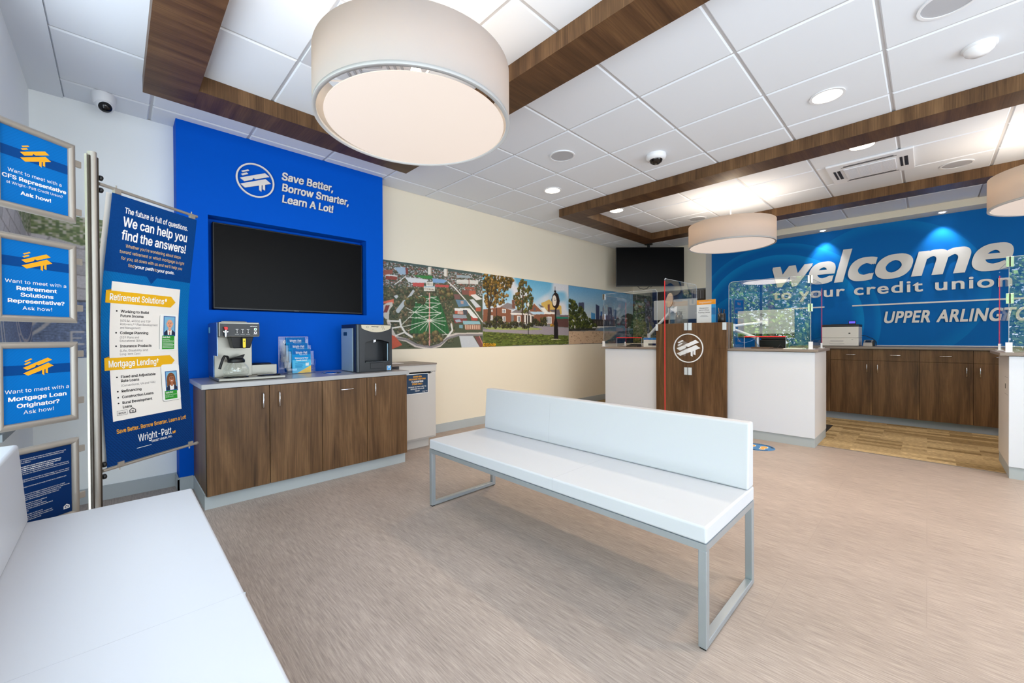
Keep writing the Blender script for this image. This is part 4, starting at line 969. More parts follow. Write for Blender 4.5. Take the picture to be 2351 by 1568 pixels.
def banner():
    BW, BH = .462, 1.30
    def F(u, v, d=0.0):
        s = min(max(v / BH, 0), 1); t0 = .060 + (.097 - .060) * s
        return S(t0 + u, .550 + v, .004 + d - .050 * math.sin(math.pi * s) ** 1.2 if 0 < s < 1 else .004 + d)
    t = thing('hanging_banner', S(.3, .55, 0), 'tall navy hanging banner about retirement and mortgage help, on the sign stand', 'banner')
    # print field painted in the banner's own millimetres
    p = Print(462, 1300, 3.0, (0, 52, 112), 21); X, Y = p.X, p.Y
    blue = Y < 928; dg = ((X + Y * .8) % 13) < 5
    p.a[blue] = (0, 104, 170); p.a[blue & dg] = (0, 92, 156)
    p.poly((0, 60, 124), [(0, 929), (205, 929), (232, 892), (262, 929), (462, 929), (462, 1300), (0, 1300)])
    low = Y < 640; k = np.clip((640 - Y) / 300, 0, 1)[..., None]; p.a[low] = (p.a * (1 - k) + np.where(dg[..., None], (0, 40, 92), (0, 54, 112)) * k)[low]
    p.grain(2)
    sheet = p.mesh('banner_sheet', lambda x, y, d=0: F(x, y, d), .0015, M_PRINT, (0, 0, 0), t, False)
    back = MB(); n = 24
    vs = [F(-.012 + (BW + .006) * a, BH * k / n, -.016) for k in range(n + 1) for a in (0, 1)]
    back.add(vs, [(2 * k, 2 * k + 1, 2 * k + 3, 2 * k + 2) for k in range(n)], 0, True)
    part('back_sheet', back, pbr('banner_back_white', (232, 226, 214), .5), t, label='white reverse sheet')
    def grid(mb, x0, y0, x1, y1, off, mat, n=12):
        for i in range(n):
            a, b = y0 + (y1 - y0) * i / n, y0 + (y1 - y0) * (i + 1) / n; mb.rect(F, x0, a, x1, b, off, mat)
    d = MB(); grid(d, .040, .206, .402, .884, .002, 0, 24); part('white_panel', d, pbr('banner_panel_white', (236, 229, 220), .45), sheet)
    for (a, b) in ((.778, .838), (.452, .512)):
        d = MB(); d.flat(F, [(.016, a), (.350, a), (.378, (a + b) / 2), (.350, b), (.016, b)], .003, 0); d.flat(F, [(.016, b), (.040, b), (.040, b + .008)], .0025, 1)
        part('gold_arrow', d, [pbr('banner_gold', (232, 174, 0), .45), pbr('banner_gold_dark', (170, 120, 0), .45)], sheet)
    w = MB(); cx = .236
    w.text(F, 'The future is full of questions.', cx, 1.222, .027, .345, 'c', .02, 0, 0, .0022)
    w.text(F, 'We can help you', cx, 1.158, .045, .350, 'c', .022, 0, 0, .0022)
    w.text(F, 'find the answers!', cx, 1.093, .045, .350, 'c', .022, 0, 0, .0022)
    part('headline', w, M_W, sheet); w = MB()
    w.text(F, 'your path', .190, .964, .016, .098, 'c', .02, 0, 0, .0022); w.text(F, 'your goals.', .308, .964, .016, .098, 'c', .02, 0, 0, .0022)
    part('white_lettering', w, M_W, sheet); w = MB()
    w.text(F, 'Retirement Solutions*', .034, .793, .031, .292, 'l', .02, 0, 0, .0036); part('arrow_lettering', w, M_W, sheet); w = MB(); w.text(F, 'Mortgage Lending\u2020', .034, .467, .031, .250, 'l', .02, 0, 0, .0036)
    part('arrow_lettering', w, M_W, sheet); w = MB()
    w.text(F, 'Wright-Patt', .150, .083, .036, .180, 'l', .004, 0, 0, .0022); w.text(F, 'CREDIT UNION, INC.', .332, .064, .0105, .115, 'r', .008, 0, 0, .0022)
    w.rect(F, .140, .052, .215, .054, .0022); part('company_name', w, M_W, sheet)
    g = MB()
    for i, tx in enumerate(['Whether you\'re wondering about steps', 'toward retirement or which mortgage is right', 'for you, sit down with us and we\'ll help you']):
        g.text(F, tx, cx, 1.057 - i * .031, .016, (.300, .350, .330)[i], 'c', 0, 0, 0, .0022)
    g.text(F, 'find', .122, .964, .016, .030, 'c', 0, 0, 0, .0022); g.text(F, 'to', .250, .964, .016, .014, 'c', 0, 0, 0, .0022)
    part('gold_lettering', g, pbr('banner_pale_gold', (238, 196, 120), .5), sheet)
    g = MB().text(F, 'Save Better. Borrow Smarter. Learn a Lot!', .238, .146, .020, .372, 'c', .016, 0, 0, .0022); logo(g, F, .345, .088, .014, .0022)
    part('slogan', g, M_GOLD, sheet)
    b = MB(); q = [MB(), MB(), MB(), MB()]
    for (y, tx, bold) in ((.735, 'Working to Build', 1), (.713, 'Future Income', 1), (.690, '(401(k), 403(b) and TSP', 0), (.672, 'Rollovers;** Plan Development', 0), (.654, 'and Management)', 0), (.628, 'College Planning', 1), (.606, '(529 Plans and', 0), (.589, 'Educational IRAs)', 0), (.562, 'Insurance Products', 1), (.540, '(Life, Disability and', 0), (.523, 'Long-term Care)', 0),
                          (.410, 'Fixed and Adjustable', 1), (.390, 'Rate Loans', 1), (.368, '(Conventional, VA and FHA)', 0), (.340, 'Refinancing', 1), (.311, 'Construction Loans', 1), (.283, 'Rural Development', 1), (.262, 'Loans', 1)):
        (b if bold else q[0 if y > .64 else 1 if y > .58 else 2 if y > .5 else 3]).text(F, tx, .088, y, .0125 if bold else .0105, len(tx) * (.0088 if bold else .0066), 'l', .026 if bold else 0, 0, 0, .0026)
    for y in (.741, .634, .568, .416, .346, .317, .289): b.disc(F, .070, y, .004, .0026, 0, 12)
    b.text(F, 'NCUA', .067, .236, .009, .034, 'l', .02, 0, 0, .0026)
    for (x0, y0, x1, y1) in ((.060, .230, .108, .2312), (.060, .252, .108, .2532), (.060, .230, .0612, .2532), (.1068, .230, .108, .2532)): b.rect(F, x0, y0, x1, y1, .0026)
    b.flat(F, [(.118, .232), (.150, .232), (.150, .248), (.134, .259), (.118, .248)], .0026, 0).flat(F, [(.122, .236), (.146, .236), (.146, .247), (.134, .254), (.122, .247)], .0028, 1).rect(F, .128, .238, .140, .241, .003).rect(F, .128, .243, .140, .246, .003)
    part('black_lettering', b, [pbr('print_black', (28, 26, 30), .5), pbr('banner_panel_white', (236, 229, 220))], sheet); [part('grey_lettering', k, pbr('print_grey', (110, 104, 104), .5), sheet) for k in q]
    # two staff cards under clear covers
    SK = pbr('print_skin_pale', (222, 160, 128), .5); SK2 = pbr('print_skin_brown', (168, 104, 72), .5); SUIT = pbr('print_suit', (24, 34, 60), .5); HAIR = pbr('print_hair', (120, 70, 36), .5); BG = pbr('print_portrait_blue', (120, 176, 206), .5); GRN = pbr('print_green', (38, 148, 40), .5); CARD = pbr('card_white', (238, 236, 230), .35); DK = pbr('print_dark', (40, 26, 22), .5); CBL = pbr('print_card_blue', (0, 76, 148), .5)
    for man, (x, y, gh) in ((True, (.292, .538, .075)), (False, (.296, .262, .046))):
        c = MB(); H = .200; Wd = .104; o_ = F(x + Wd / 2, y + H / 2); ex_ = (F(x + Wd / 2 + .01, y + H / 2) - o_).normalized(); ey_ = (F(x + Wd / 2, y + H / 2 + .01) - o_).normalized(); n_ = ey_.cross(ex_) if ey_.cross(ex_).dot(SN) > 0 else ex_.cross(ey_)
        K = frame(o_ - ex_ * (x + Wd / 2) - ey_ * (y + H / 2) + n_ * .0012, ex_, ey_, n_)
        rr = .012; pts = []
        for (px, py, a0) in ((Wd - rr, rr, -90), (Wd - rr, H - rr, 0), (rr, H - rr, 90), (rr, rr, 180)):
            for k in range(6): a = math.radians(a0 + 18 * k); pts.append((x + px + rr * math.cos(a), y + py + rr * math.sin(a)))
        c.prism(K, pts, .0026, .0050, 0); c.flat(K, [(px * 1.0 - .0025, py - .0025) for px, py in pts], .0024, 10)
        px0, py0 = x + .018, y + .014 + gh - .006; pw, ph = .070, .108
        c.rect(K, px0, py0 - .004, px0 + pw, py0 + ph, .0054, 1); c.rect(K, px0 + .004, py0 + .004, px0 + pw - .004, py0 + ph - .004, .0057, 2)
        mx, my = px0 + pw / 2, py0 + ph * .60
        if not man:
            c.disc(K, mx - .002, my - .006, .026, .0060, 4, 28, .040); c.disc(K, mx - .014, my - .030, .014, .0061, 4, 20, .024); c.disc(K, mx + .012, my - .030, .014, .0061, 4, 20, .024)
        c.flat(K, [(px0 + .004, py0 + .004), (px0 + pw - .004, py0 + .004), (px0 + pw - .004, py0 + .018), (mx + .018, py0 + .030), (mx - .018, py0 + .030), (px0 + .004, py0 + .018)], .0063, 3)
        c.flat(K, [(mx - .011, py0 + .004), (mx + .011, py0 + .004), (mx + .013, py0 + .031), (mx - .013, py0 + .031)], .0066, 0)
        c.disc(K, mx, py0 + .034, .0085, .0068, 5 if man else 6, 18, .010); c.disc(K, mx, my, .0175 if man else .0155, .0070, 5 if man else 6, 30, .024)
        for sx in (-1, 1):
            c.disc(K, mx + sx * .006, my + .003, .0024, .0073, 7, 12, .0016); c.rect(K, mx + sx * .006 - .004, my + .0072, mx + sx * .006 + .004, my + .0084, .0073, 7)
            if man: c.disc(K, mx + sx * .0178, my, .003, .0071, 5, 12, .006)
        c.flat(K, [(mx - .002, my - .006), (mx + .002, my - .006), (mx, my + .001)], .0073, 8)
        c.disc(K, mx, my - .0115, .006, .0073, 0 if not man else 8, 14, .0024)
        if man: c.flat(K, [(mx - .003, py0 + .004), (mx + .003, py0 + .004), (mx + .002, py0 + .022), (mx - .002, py0 + .022)], .0069, 8)
        else:
            for sx in (-1, 1): c.ringd(K, mx + sx * .0065, my + .003, .0042, .0052, .0074, .0076, 7, 16)
            c.flat(K, [(mx - .017, my + .006), (mx - .010, my + .022), (mx + .010, my + .022), (mx + .017, my + .006), (mx + .010, my + .013), (mx - .008, my + .014)], .0075, 4)
        c.rect(K, x + .010, y + .008, x + .082, y + .008 + gh, .0060, 9)
        c.text(K, 'Kevin Black' if man else 'Tashia Perry', x + .013, y + gh - .005, .0085, .044, 'l', .03, 0, 0, .0066)
        if man:
            c.text(K, 'CUSO Financial Services, L.P.', x + .013, y + gh - .0225, .0042, .066, 'l', 0, 0, 0, .0066)
            for i, k in enumerate((.04, 0, .066, .060, .066, .062, .064)):
                if k: c.rect(K, x + .013, y + gh - .0135 - i * .0075, x + .013 + k, y + gh - .0115 - i * .0075, .0066)
        else:
            for i, r in enumerate(['Mortgage Loan Originator', 'NMLS ID: 1211888']): c.text(K, r, x + .013, y + gh - .0165 - i * .0105, .0052, min(.066, len(r) * .0028), 'l', 0, 0, 0, .0066)
        part('staff_card', c, [CARD, CBL, BG, SUIT, HAIR, SK, SK2, DK, pbr('print_rose', (168, 72, 66), .5), GRN, pbr('card_edge_grey', (150, 146, 140), .5)], sheet)
banner()

# ---------------------------------------------------------------- coffee counter
def bar_handle(parent, c, along, out, L=.105, r=.0045, stand=.026):
    """a slim bow handle: c = middle on the door face"""
    c, a, o = Vector(c), Vector(along), Vector(out); n = 8; pts = [c - a * (L / 2)]
    pts += [c - a * (L / 2) + o * stand * .75, c - a * (L / 2 - .008) + o * stand, c + a * (L / 2 - .008) + o * stand, c + a * (L / 2) + o * stand * .75, c + a * (L / 2)]
    return part('handle', MB().tube(pts, r, 10), M_CHROME, parent)
def counter():
    t = thing('coffee_cabinet', (1.17, 3.6, 0), 'low walnut cabinet with four doors under the coffee machine', 'cabinet')
    part('carcass', MB().box(.425, 1.925, 3.345, 3.918, .098, .812), M_WZ, t)
    part('edge_strip', MB().box(.4235, .4255, 3.3225, 3.3455, .098, .812), M_ALUD, t)
    k = MB().box(.42, 1.925, 3.362, 3.375, 0, .0975).box(.42, .432, 3.375, 3.909, 0, .0975).box(.432, 1.925, 3.375, 3.909, .05, .0975)
    k.add([(.42, 3.362, .0975), (.4245, 3.362, .103), (.4245, 3.909, .103), (.42, 3.909, .0975)], [(0, 1, 2, 3)])
    part('toe_kick', k, M_TRIM, t)
    for (x0, x1, h) in ((.428, .801, ('v', .759)), (.805, 1.171, ('v', .864)), (1.175, 1.541, ('h', 1.368)), (1.545, 1.907 + .017, ('v', 1.609))):
        d = part('door', MB().box(x0, x1, 3.322, 3.3445, .096, .811), M_WZ, t, .0012, 1)
        if h[0] == 'v': bar_handle(d, (h[1], 3.322, .706), (0, 0, 1), (0, -1, 0))
        else: bar_handle(d, (h[1], 3.322, .732), (1, 0, 0), (0, -1, 0))
    m = MB().box(.403, 1.949, 3.318, 3.920, .814, .848)
    solo('counter_worktop', m, M_TOP, (1.17, 3.6, .814), 'grey solid worktop on the low walnut coffee cabinet', 'worktop', None, .003, 2)
counter()
def steel(): return pbr('brushed_stainless', (150, 146, 136), .38, .85)
def brewer():
    z = .848; x0, x1 = .514, .937; yf = 3.424; yb = 3.84
    t = thing('coffee_brewer', ((x0 + x1) / 2, 3.63, z), 'stainless coffee brewer with black control panel and red spigot', 'coffee machine')
    ST = steel()
    part('base', MB().box(x0, x1, yf, yb, z + .004, z + .022), ST, t, .002, 1)
    part('tower', MB().box(x0 + .001, .752, 3.60, yb, z + .022, 1.165), ST, t, .002, 1)
    h = part('brew_head', MB().box(x0 + .004, .766, 3.436, yb, 1.165, 1.270), ST, t, .003, 1)
    part('side_cover', MB().box(x0 - .0035, x0 + .0005, 3.46, yb, 1.03, 1.266).box(x0 - .0035, x0 + .0005, 3.60, yb, z + .022, 1.03), pbr('steel_blue_reflection_tint', (96, 120, 150), .25, .85), t)  # bluish tint stands in for a reflection on the brewer's side
    part('side_sticker', MB().box(x0 - .0042, x0 - .0034, 3.745, 3.80, 1.195, 1.238), pbr('pale_sticker', (120, 190, 215), .5), t)
    F = frame((x0 + .004, 3.436, 1.165), (1, 0, 0), (0, 0, 1), (0, -1, 0))
    p = part('control_panel', MB().prism(F, [(.007, .004), (.249, .004), (.249, .094), (.007, .094)], 0, .003), pbr('panel_black', (28, 26, 26), .35), h)
    for i in range(3):
        x = .108 + i * .034
        part('rocker_switch', MB().prism(F, [(x - .008, .024), (x + .008, .024), (x + .008, .050), (x - .008, .050)], .003, .007).disc(F, x, .042, .003, .0074, 1, 14).disc(F, x, .030, .0028, .0074, 1, 14).rect(F, x - .008, .052, x + .008, .0545, .0034, 1).rect(F, x - .013, .0175, x + .013, .019, .0034, 1), [M_BLACK, M_W], h)
    for (y, c) in ((.056, pbr('green_lamp', (20, 190, 90), .3)), (.030, pbr('dark_lamp', (60, 20, 24), .3))):
        part('indicator_lamp', MB().ringd(F, .222, y, .0055, .0085, .003, .006, 1, 24).lathe(F(.222, y, .003), [(.0055, 0), (.004, .003), (.001, .004)], 16, 0, (0, -1, 0)), [c, M_CHROME], h)
    part('lettering', MB().text(F, 'NEWCO', .190, .0735, .0065, .044, 'l', .02, 0, 0, .0034).rect(F, .208, .0185, .236, .020, .0034).rect(F, .213, .0445, .231, .046, .0034), M_W, h)
    sp = part('water_spigot', MB().cyl(F(.037, .034, .003), F(.037, .034, .030), .010, 16).cyl(F(.037, .048, .026), F(.037, .008, .026), .0095, 16).cyl(F(.037, .008, .026), F(.037, .000, .026), .006, 14).cyl(F(.022, .036, .02), F(.052, .036, .02), .007, 14), M_CHROME, h)
    part('spigot_lever', MB().prism(F, [(.025, .070), (.048, .070), (.050, .055), (.044, .048), (.044, .030), (.032, .030), (.032, .046)], .022, .034), pbr('red_plastic', (216, 26, 24), .35), sp, .002, 1)
    f = part('brew_funnel', MB().add([(.594, 3.46, 1.165), (.735, 3.46, 1.165), (.735, 3.60, 1.165), (.594, 3.60, 1.165), (.612, 3.475, 1.082), (.716, 3.475, 1.082), (.716, 3.59, 1.082), (.612, 3.59, 1.082)], [(3, 2, 1, 0), (4, 5, 6, 7), (0, 1, 5, 4), (1, 2, 6, 5), (2, 3, 7, 6), (3, 0, 4, 7)]), M_BLACK, t, .004, 2)
    part('funnel_handle', MB().box(.658, .678, 3.435, 3.462, 1.152, 1.164).box(.657, .681, 3.428, 3.440, 1.082, 1.158), M_BLACK, f, .004, 2)
    G = frame((.657, 3.4275, 1.078), (1, 0, 0), (0, 0, 1), (0, -1, 0))
    part('yellow_label', MB().prism(G, [(.003, .014), (.006, .008), (.018, .008), (.021, .014), (.021, .074), (.003, .074)], 0, .001).flat(G, [(.007, .052), (.017, .052), (.012, .062)], .0013, 1), [pbr('label_yellow', (236, 206, 24), .45), M_BLACK], f)
    lid = MB().box(x0 + .03, .70, 3.50, 3.80, 1.270, 1.276, 0).box(x0 + .05, .70, 3.54, 3.76, 1.276, 1.281, 1)
    part('lid', lid, [ST, M_BLACK], t)
    w = part('rear_warmer', MB().box(.7525, x1 - .004, 3.64, yb, z + .022, .946), ST, t, .002, 1)
    part('hot_plate', MB().lathe((.845, 3.74, .9462), [(.07, 0), (.07, .006), (.062, .009), (.001, .009)], 40), M_BLACK, w)
    for (px, py) in ((.634, 3.515), (.850, 3.528)):
        part('hot_plate', MB().lathe((px, py, z + .0222), [(.078, 0), (.080, .004), (.074, .008), (.001, .008)], 40), pbr('enamel_black', (12, 12, 13), .15), t)
brewer()
M_CAR = thin_glass('carafe_glass', (.95, .96, .95), .06, 0.02, .7)
def carafe():
    z = .8785; c = (.634, 3.515, z); t = thing('coffee_carafe', c, 'empty glass coffee carafe with black handle on the front hot plate', 'carafe')
    prof = [(.001, .001), (.060, .001), (.072, .008), (.080, .024), (.082, .040), (.077, .060), (.064, .080), (.052, .096), (.050, .104)]
    part('glass_bowl', MB().lathe(c, prof, 48, 0, caps=False), M_CAR, t)
    part('neck_band', MB().lathe(c, [(.051, .098), (.0545, .100), (.0545, .116), (.046, .128), (.036, .132), (.001, .132)], 40), M_BLACK, t)
    part('spout_lid', MB().add([(.60, 3.545, z + .13), (.60, 3.485, z + .13), (.688, 3.500, z + .158), (.688, 3.53, z + .158), (.605, 3.545, z + .118), (.605, 3.485, z + .118), (.672, 3.500, z + .124), (.672, 3.53, z + .124)], [(0, 1, 2, 3), (7, 6, 5, 4), (0, 4, 5, 1), (1, 5, 6, 2), (2, 6, 7, 3), (3, 7, 4, 0)]), M_BLACK, t, .003, 2)
    part('handle', MB().tube([(.590, 3.500, z + .112), (.574, 3.485, z + .146), (.556, 3.475, z + .148), (.545, 3.468, z + .128), (.532, 3.46, z + .088), (.524, 3.455, z + .060)], .0085, 10), M_BLACK, t)
    F = frame((.634, 3.515 - .0832, z), (1, 0, 0), (0, 0, 1), (0, -1, 0)); R = .0828
    def C(x, y, d=0): a = x / R; return Vector((.634 + math.sin(a + .15) * (R * .94 + d), 3.515 - math.cos(a + .15) * (R * .94 + d), z + y))
    part('printed_mark', MB().text(C, 'Newco', .012, .062, .009, .036, 'l', .012, .2, 0, .0).rect(C, .008, .054, .05, .055, 0).text(C, 'A', -.028, .046, .020, None, 'l', .0, .2, 0, 0), M_W, t)
carafe()
def brochure_holder():
    t = thing('brochure_holder', (1.15, 3.74, .848), 'clear acrylic tiered brochure holder on the grey counter', 'brochure holder')
    m = MB(); th = .0025
    tilt = .16
    def tier(y, z0, x0, x1, h, dep):
        # back, front pocket, sides
        m.box(x0, x1, y, y + th, z0, z0 + h); m.box(x0, x0 + th, y - dep, y, z0, z0 + h * .62); m.box(x1 - th, x1, y - dep, y, z0, z0 + h * .62); m.box(x0, x1, y - dep, y - dep + th, z0, z0 + .045); m.box(x0, x1, y - dep, y, z0, z0 + th)
    part('back_plate', MB().box(1.005, 1.243, 3.862, 3.8645, .85, 1.165), M_ACR, t)
    for i, (y, z0) in enumerate(((3.857, .95), (3.812, .90), (3.767, .850))):
        m = MB(); tier(y, z0, 1.015 + .012 * i, 1.243 + .008 * i, .19, .040); part('pocket', m, M_ACR, t)
    part('edge', MB().box(1.004, 1.0065, 3.8615, 3.865, .85, 1.165).box(1.2415, 1.244, 3.8615, 3.865, .85, 1.165).box(1.005, 1.243, 3.8615, 3.865, 1.163, 1.166), pbr('acrylic_edge_lilac', (150, 150, 190), .2), t)
    part('holder_print', MB().text(frame((1.005, 3.8618, .848), (1, 0, 0), (0, 0, 1), (0, -1, 0)), 'C', .038, .262, .022, None, 'l', .02), M_W, t)
    SKY = pbr('brochure_sky_blue', (0, 140, 206), .45, spec=.15); PALE = pbr('brochure_pale_blue', (84, 186, 226), .45, spec=.15); DB = pbr('brochure_deep_blue', (0, 100, 172), .45, spec=.15)
    for i, (y, zb, xo, lab) in enumerate(((3.842, .955, 1.060, 'rearmost blue brochure, topmost in the clear holder'), (3.797, .905, 1.070, 'middle blue brochure in the clear holder'), (3.752, .8535, 1.080, 'front blue brochure with yellow corner in the clear holder'))):
        b = thing('brochure', (xo + .075, y, zb), lab, 'brochure', 'blue brochures in the clear holder'); F = frame((xo, y, zb), (1, 0, 0), (0, .04, 1), (0, -1, .04)); w, h = .152, .205
        s = part('cover', MB().prism(F, [(0, 0), (w, 0), (w, h), (0, h)], -.004, 0), PALE, b)
        d = MB().rect(F, 0, h * .55, w, h, .0004, 0).rect(F, 0, h * .78, w, h, .0006, 1).rect(F, 0, 0, .004, h, .0008, 0).flat(F, [(.040, 0), (w, 0), (w, .062)], .0006, 2).rect(F, .108, .060, .134, .086, .0009, 3)
        part('cover_art', d, [SKY, DB, pbr('brochure_yellow', (244, 194, 44), .35), M_W], b)
        e = MB().text(F, 'Wright-Patt', w / 2, h - .040, .020, .094, 'c', .006, 0, 0, .001).text(F, 'CREDIT UNION, INC.', w / 2 + .018, h - .052, .0065, .060, 'c', .01, 0, 0, .001).text(F, 'Welcome to Your', w / 2, h - .083, .012, .108, 'c', .025, 0, 0, .001).text(F, 'Credit Union!', w / 2, h - .102, .012, .088, 'c', .025, 0, 0, .001)
        part('lettering', e, M_W, b)
        k = MB()
        for j, L in enumerate((.062, .104, 0, .060, .064, .055, .058)):
            if L: k.rect(F, .024 if j != 0 else .045, .090 - j * .0072, (.024 if j != 0 else .045) + L, .0925 - j * .0072, .001)
        part('small_print', k, DB, b)
brochure_holder()
def trash_ring():
    c = (1.352, 3.602, .8482); t = thing('waste_grommet', c, 'round chrome waste opening let into the grey counter', 'waste opening')
    part('flange', MB().lathe(c, [(.074, 0), (.083, 0), (.083, .003), (.074, .004), (.074, 0)], 48, caps=False), M_CHROME, t)
    part('opening', MB().lathe(c, [(.074, .0003), (.074, .0008)], 48, smooth=False), M_DARKGAP, t)
    part('flap', MB().lathe((c[0] - .005, c[1], c[2] + .0012), [(.052, 0), (.045, .004), (.001, .006)], 40), M_CHROME, t)
trash_ring()
def water():
    z = .848; x0, x1, yf, yb = 1.515, 1.838, 3.435, 3.78
    t = thing('water_dispenser', ((x0 + x1) / 2, 3.6, z), 'black countertop water dispenser with a dark alcove', 'water dispenser')
    BK = pbr('dispenser_charcoal', (30, 32, 36), .32)
    SB = pbr('dispenser_silver_side', (168, 190, 200), .35, .3)
    # front housing with a deep alcove
    b = MB(); ax0, ax1, az0, az1 = x0 + .062, x1 - .028, z + .085, z + .292; zt = 1.268; d = 3.60
    b.box(x0, ax0, yf, d, z + .004, zt).box(ax1, x1, yf, d, z + .004, zt).box(ax0, ax1, yf, d, az1, zt).box(ax0, ax1, yf, d, z + .004, az0).box(ax0, ax1, 3.56, d, az0, az1)
    h = part('front_housing', b, BK, t)
    arch = MB(); F = frame((ax0, yf, az1), (1, 0, 0), (0, 0, 1), (0, -1, 0)); w = ax1 - ax0
    pts = [(0, 0), (0, -.03)] + [(w * k / 12, -.03 + .026 * math.sin(math.pi * k / 12)) for k in range(1, 12)] + [(w, -.03), (w, 0)]
    arch.prism(F, pts, -.05, .0); part('alcove_arch', arch, BK, t)
    part('rounded_corner', MB().cyl((x0 + .006, yf + .016, z + .004), (x0 + .006, yf + .016, zt), .018, 24), pbr('dispenser_charcoal_gloss', (44, 54, 62), .25), t)
    s = part('side_panel', MB().box(x0 - .006, x0 + .02, yf + .10, yb, z + .006, zt - .028), SB, t, .002, 1)
    part('rear_housing', MB().box(x0 + .02, x1 - .004, d, yb, z + .006, zt - .006), BK, t)
    part('top_cap', MB().box(x0 - .004, x1 + .001, yf + .03, yb, zt - .027, zt + .006), BK, t, .005, 2)
    part('side_label', MB().box(x0 - .007, x0 - .0055, yb - .13, yb - .055, zt - .095, zt - .062), pbr('label_navy', (30, 62, 84), .4), s)
    G = frame((x0 + .03, yf - .001, zt), (1, 0, 0), (0, 0, 1), (0, -1, 0)); W2 = x1 - x0 - .03 - .012
    pts = [(0, -.002), (.004, -.030)] + [(W2 * k / 12, -.032 - .034 * math.sin(math.pi * k / 12)) for k in range(1, 12)] + [(W2 - .004, -.030), (W2, -.002)]
    p = part('control_fascia', MB().prism(G, pts, 0, .004), pbr('champagne_fascia', (206, 196, 172), .4), t)
    q = MB()
    for (x, y) in ((.055, -.019), (.200, -.017), (.209, -.037)): q.ringd(G, x, y, .0085, .0100, .004, .0052, 0, 24)
    q.text(G, 'Waterlogic', .128, -.020, .010, .070, 'c', .02, .3, 0, .0046); q.rect(G, .105, -.046, .107, -.036, .0046)
    part('button_print', q, M_BLACK, p)
    part('nozzle', MB().cyl((x0 + .172, yf + .05, az1 - .005), (x0 + .172, yf + .05, az1 - .028), .008, 14).cyl((x0 + .186, yf + .05, az1 - .005), (x0 + .186, yf + .05, az1 - .024), .006, 14), M_CHROME, t)
    part('drip_tray', MB().box(ax0 + .004, ax1 - .004, yf - .012, 3.555, az0, az0 + .008), pbr('drip_tray_grey', (52, 58, 64), .3), t, .002, 1)
    part('drip_front', MB().box(ax0 + .05, ax1 - .06, yf - .004, yf, z + .028, az0 - .004), BK, t, .002, 1)
    part('alcove_glint', MB().box(ax1 - .012, ax1 - .006, yf + .01, yf + .02, az0 + .01, az1 - .04), pbr('dispenser_painted_glint', (150, 180, 195), .3, .5), t)  # pale strip modelled as a glint down the alcove edge
    E = frame((x1 - .052, yf, z + .006), (1, 0, 0), (0, 0, 1), (0, -1, 0))
    part('energy_sticker', MB().rect(E, 0, 0, .042, .044, .0006).rect(E, .003, .003, .039, .041, .0009, 1).rect(E, .006, .018, .036, .020, .0012, 0).disc(E, .021, .030, .007, .0012, 0, 12), [M_W, pbr('sticker_blue', (40, 150, 220), .4)], t)
water()
def shred():
    x0, x1, yf, yb = 2.015, 2.452, 3.62, 4.08
    t = thing('shredding_bin', ((x0 + x1) / 2, 3.85, 0), 'pale grey locked shredding cabinet against the cream wall', 'bin')
    LG = pbr('pale_grey_laminate', (196, 190, 184), .45)
    part('carcass', MB().box(x0, x1, yf + .018, yb, .10, .868), LG, t)
    part('plinth', MB().box(x0 + .004, x1 - .05, yf + .08, yb, 0, .0995), LG, t)
    part('top', MB().box(x0, x1 + .004, yf - .006, yb, .8685, .884).box(x0 - .08, x0, yf - .006, 3.90, .8685, .884), M_TOPB, t, .002, 1)
    part('header', MB().box(x0, x1, yf + .002, yf + .0175, .80, .868), LG, t)
    F = frame((x0, yf, .10), (1, 0, 0), (0, 0, 1), (0, -1, 0)); w = x1 - x0
    part('door', MB().prism(F, [(.004, .018), (w - .013, .018), (w - .013, .692), (w - .045, .692), (w - .075, .676), (.030, .676), (.004, .692)], -.0175, 0), LG, t, .001, 1)
    part('paper_slot', MB().box(x0 + .02, x1 - .06, yf + .0176, yf + .0179, .77, .80).box(x1 - .0125, x1 - .0095, yf + .0172, yf + .0178, .118, .80), M_DARKGAP, t)
    part('paper', MB().box(2.02, 2.16, 3.78, 3.96, .8842, .8862), M_W, t)
    s = thing('shred_bin_sign', (2.215, yf - .001, .58), 'small navy sign about classified items on the pale shredding cabinet', 'sign')
    G = frame((2.088, yf - .0002, .578), (1, 0, 0), (0, 0, 1), (0, -1, 0)); W2, H2 = .258, .205
    part('plate', MB().prism(G, [(0, 0), (W2, 0), (W2, H2), (0, H2)], 0, .003), M_W, s)
    part('navy_field', MB().rect(G, .005, .006, W2 - .005, H2 - .006, .0034), pbr('sign_navy', (0, 50, 84), .4), s)
    a = MB(); a.text(G, 'SHRED BIN', W2 / 2, .168, .015, .100, 'c', .03, 0, 0, .004).text(G, 'PROVIDED FOR YOUR', W2 / 2, .143, .015, .196, 'c', .03, 0, 0, .004).text(G, 'ITEMS ONLY.', W2 / 2, .093, .015, .126, 'c', .03, 0, 0, .004); part('gold_lettering', a, M_GOLD, s)
    a = MB(); a.text(G, 'CLASSIFIED', W2 / 2, .118, .015, .138, 'c', .035, 0, 0, .004); part('bold_lettering', a, M_W, s); a = MB()
    a.text(G, 'PLEASE DO NOT USE TO', W2 / 2, .066, .011, .206, 'c', .02, 0, 0, .004).text(G, 'DISCARD REGULAR', W2 / 2, .046, .011, .158, 'c', .02, 0, 0, .004).text(G, 'TRASH', W2 / 2 - .004, .025, .011, .056, 'c', .02, 0, 0, .004); part('white_lettering', a, M_W, s); a = MB().text(G, 'Wright-Patt', W2 - .012, .016, .009, .058, 'r', .01, 0, 0, .004); part('company_name', a, M_W, s)
shred()

